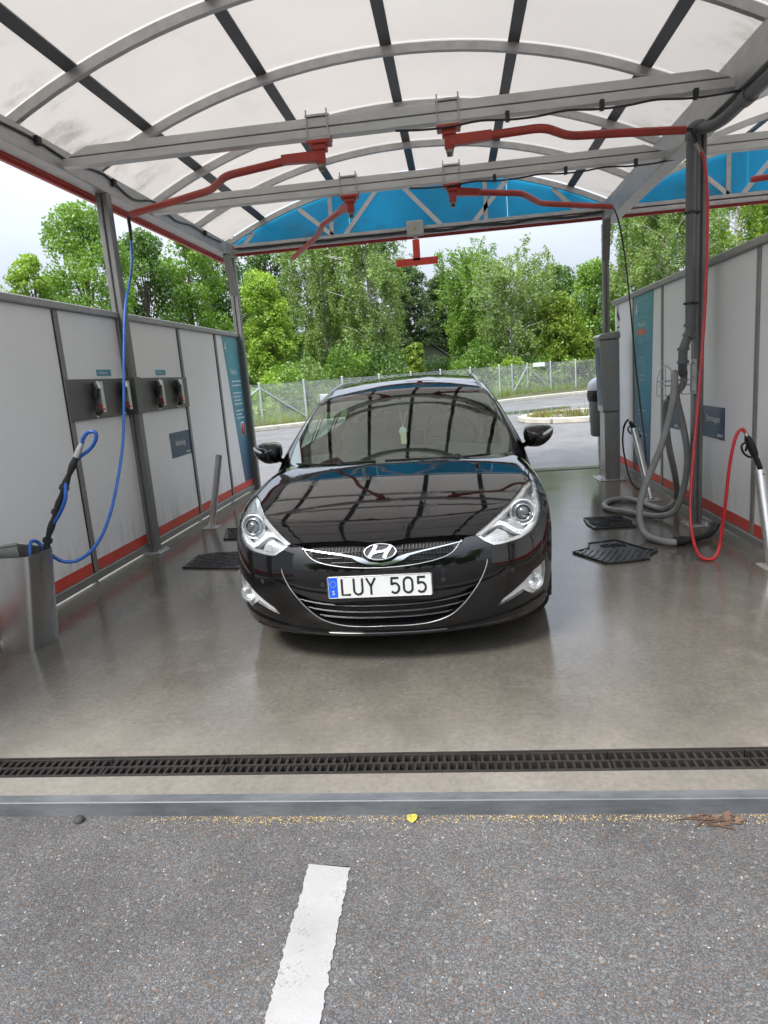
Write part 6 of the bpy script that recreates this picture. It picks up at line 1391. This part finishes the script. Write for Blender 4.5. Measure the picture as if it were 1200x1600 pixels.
for s in (1, -1):
    R_ = [(.612, 2.13, 1.30), (.603, 2.24, 1.343), (.592, 2.36, 1.378), (.577, 2.6, 1.412), (.568, 2.9, 1.430), (.56, 3.4, 1.428), (.555, 3.9, 1.40), (.55, 4.2, 1.36)]
    P = catmull(R_, 6); b = MB(); b.tube([CW((s * x, y, z)) for x, y, z in P], [.008 if i < 1 else .014 for i in range(len(P))], 10, sq=.8); b.build('roof_rail', M['satin'], car)
    q = CB.surf(CB.uv([(s * .70, 1.98, 1.21), (s * .645, 2.13, 1.30)]))
# wipers on the scuttle
b = MB(); b.smooth = True
sc_ = [(x, 1.10 + .55 * (x / .78) ** 2 * .55, .925 - .02 * (x / .78) ** 2) for x in np.linspace(-.74, .74, 25)]
vs = []
for x, y, z in sc_: vs += [CW((x, y - .02, z - .045)), CW((x, y + .07, z - .012)), CW((x, y + .13, z + .0))]
b.add(vs, [(3 * i + j, 3 * i + j + 1, 3 * i + j + 4, 3 * i + j + 3) for i in range(24) for j in range(2)], True); b.build('scuttle', M['matt_black'], car)
def wiper(P, pv):
    q = CB.surf(CB.uv(P)); nn = grad(CB.f, q); pth = catmull(q + nn * .009, 8); b = MB(); b.tube([CW(p) for p in pth], .009, 6, sq=.6); wq = b.build('wiper_blade', M['matt_black'], car)
    m_ = pth[len(pth) // 2]; b = MB(); b.tube([CW(pv), CW(np.array(pv) * .4 + m_ * .6 + np.array([0, -.012, .002])), CW(m_ + np.array([0, -.004, .004]))], [.012, .009, .007], 8); b.build('wiper_arm', M['matt_black'], wq)
    b = MB(); b.lathe(CW(pv), [(.024, -.02), (.024, .012), (.012, .02)], 14); b.build('wiper_cap', M['matt_black'], wq)
wiper([(.60, 1.315, .91), (.42, 1.20, .92), (.2, 1.14, .93), (-.06, 1.125, .935)], (.40, 1.15, .935)); wiper([(-.12, 1.135, .935), (-.3, 1.17, .93), (-.52, 1.265, .92), (-.70, 1.39, .92)], (-.36, 1.16, .935))
# mirrors
for s in (1, -1):
    mo = [(.900, .915), (.872, .965), (.872, 1.025), (.895, 1.056), (.96, 1.064), (1.03, 1.058), (1.066, 1.038), (1.070, 1.0), (1.035, .948), (.97, .912)]
    mo = [tuple(q) for q in catmull(mo + mo[:1], 5)[:-1]]; c = np.mean(mo, 0); rows = [(.90, .09), (.97, .075), (1.0, .045), (1.0, .0), (.95, -.035), (.80, -.065), (.55, -.085), (.25, -.095), (.02, -.097)]; b = MB(); n = len(mo)
    vs = [CW((s * (c[0] + (x - c[0]) * k), 1.63 + d - .06 * (1.06 - x) * 0 + .10 * (x - .95), c[1] + (z - c[1]) * k)) for k, d in rows for x, z in mo]
    b.add(vs, [(j * n + i, j * n + (i + 1) % n, (j + 1) * n + (i + 1) % n, (j + 1) * n + i) for j in range(len(rows) - 1) for i in range(n)], True); b.add(vs[:n], [tuple(range(n))], False); mi = b.build('door_mirror', M['paint'], car)
    b = MB(); b.tube([CW((s * .845, 1.70, .915)), CW((s * .885, 1.66, .93)), CW((s * .915, 1.635, .955))], [.03, .026, .03], 10, sq=.7); b.build('mirror_foot', M['gloss_black'], mi)
    b = MB(); P = [(.990, 1.548, 1.000), (1.02, 1.566, 1.014), (1.045, 1.592, 1.026), (1.066, 1.63, 1.033)]; b.tube([CW((s * x, y - .0, z)) for x, y, z in catmull(P, 5)], [.007 + .008 * math.sin(PI * min(1, (i + 1.) / 17)) for i in range(16)], 8); b.build('mirror_indicator', M['plate_white'], mi)
    b = MB(); b.add([CW((s * (c[0] + (x - c[0]) * .88), 1.724 + .10 * (x - .95), c[1] + (z - c[1]) * .88)) for x, z in mo], [tuple(range(n))], False); b.build('mirror_glass', M['chrome'], mi)
# interior
b = MB(); b.smooth = True; prof = [(1.30, .84), (1.42, .90), (1.62, .945), (1.80, .955), (1.90, .93), (1.93, .86), (1.90, .55)]
xs = np.linspace(-.74, .74, 9); vs = [CW((x, y, z - .03 * (x / .74) ** 2 + (.025 * math.exp(-((x - .37) / .16) ** 2) if y > 1.6 else 0))) for x in xs for y, z in prof]; n = len(prof)
b.add(vs, [(i * n + j, i * n + j + 1, (i + 1) * n + j + 1, (i + 1) * n + j) for i in range(8) for j in range(n - 1)], True); b.build('dashboard', M['dash'], car)
b = MB(); c = Vector((.37, 2.0, .985)); ax_ = Vector((0, .88, .47)).normalized(); u = Vector((1, 0, 0)); v = ax_.cross(u)
b.tube([CW(c + u * .185 * math.cos(a) + v * .185 * math.sin(a)) for a in np.linspace(0, 2 * PI, 33)], .015, 8, caps=False)
for a in (0, PI, 1.5 * PI): b.tube([CW(c), CW(c + u * .18 * math.cos(a) + v * .18 * math.sin(a))], .016, 6)
b.lathe(CW(c), [(.06, -.02), (.06, .02), (.02, .03)], 16, 'Y'); b.build('steering_wheel', M['dash'], car)
def seat(x, y, w_=.24):
    b = MB(); b.box(CW((x - w_, y - .25, .35)), CW((x + w_, y + .27, .56)), .05)
    for q in range(1):
        vs = []; n = 12
        for k, (yy, zz, ws_, dp) in enumerate(((.24, .50, .23, .10), (.30, .75, .24, .10), (.36, 1.0, .22, .08), (.39, 1.10, .17, .06))):
            for i in range(n): a = 2 * PI * i / n; ca_, sa_ = math.cos(a), math.sin(a); vs.append(CW((x + w_ / .24 * ws_ * math.copysign(abs(ca_) ** .6, ca_), y + yy + dp * math.copysign(abs(sa_) ** .6, sa_), zz)))
        b.add(vs, [(j * n + i, j * n + (i + 1) % n, (j + 1) * n + (i + 1) % n, (j + 1) * n + i) for j in range(3) for i in range(n)] + [tuple(range(3 * n, 4 * n))], True)
    st = b.build('seat', M['seat'], car); b = MB(); b.box(CW((x - .13, y + .36, 1.13)), CW((x + .13, y + .45, 1.27)), .04); b.tube([CW((x - .05, y + .4, 1.06)), CW((x - .05, y + .4, 1.15))], .008, 6); b.tube([CW((x + .05, y + .4, 1.06)), CW((x + .05, y + .4, 1.15))], .008, 6); b.build('headrest', M['seat'], st)
for x in (-.37, .37): seat(x, 2.35); seat(x, 3.15, .30)
b = MB(); b.box(CW((-.12, 1.885, 1.205)), CW((.12, 1.91, 1.265)), .012); b.tube([CW((0, 1.89, 1.26)), CW((0, 1.86, 1.30))], .012, 8); b.build('rear_view_mirror', M['gloss_black'], car)
t = thing('air_freshener', 'small two-tone air freshener hanging on strings inside the windscreen', 'air freshener', CW((.028, 1.62, .985)))
b = MB(); b.tube([CW((.008, 1.735, 1.222)), CW((.027, 1.625, 1.115))], .0016, 4); b.tube([CW((.062, 1.735, 1.222)), CW((.029, 1.625, 1.115))], .0016, 4); b.build('string', M['plate_white'], t)
b = MB(); b.prism([CW((.027 + .026 * math.cos(a), 1.62, 1.082 + .034 * math.sin(a))) for a in np.linspace(0, 2 * PI, 21)[:-1]], (0, .006, 0)); b.build('upper_tag', M['fresh_a'], t)
b = MB(); b.prism([CW((x, 1.6185, z)) for x, z in [(.008, 1.082), (.048, 1.080), (.050, 1.0), (.044, .992), (.016, .993), (.010, 1.002)]], (0, .006, 0)); b.build('lower_tag', M['fresh_b'], t)
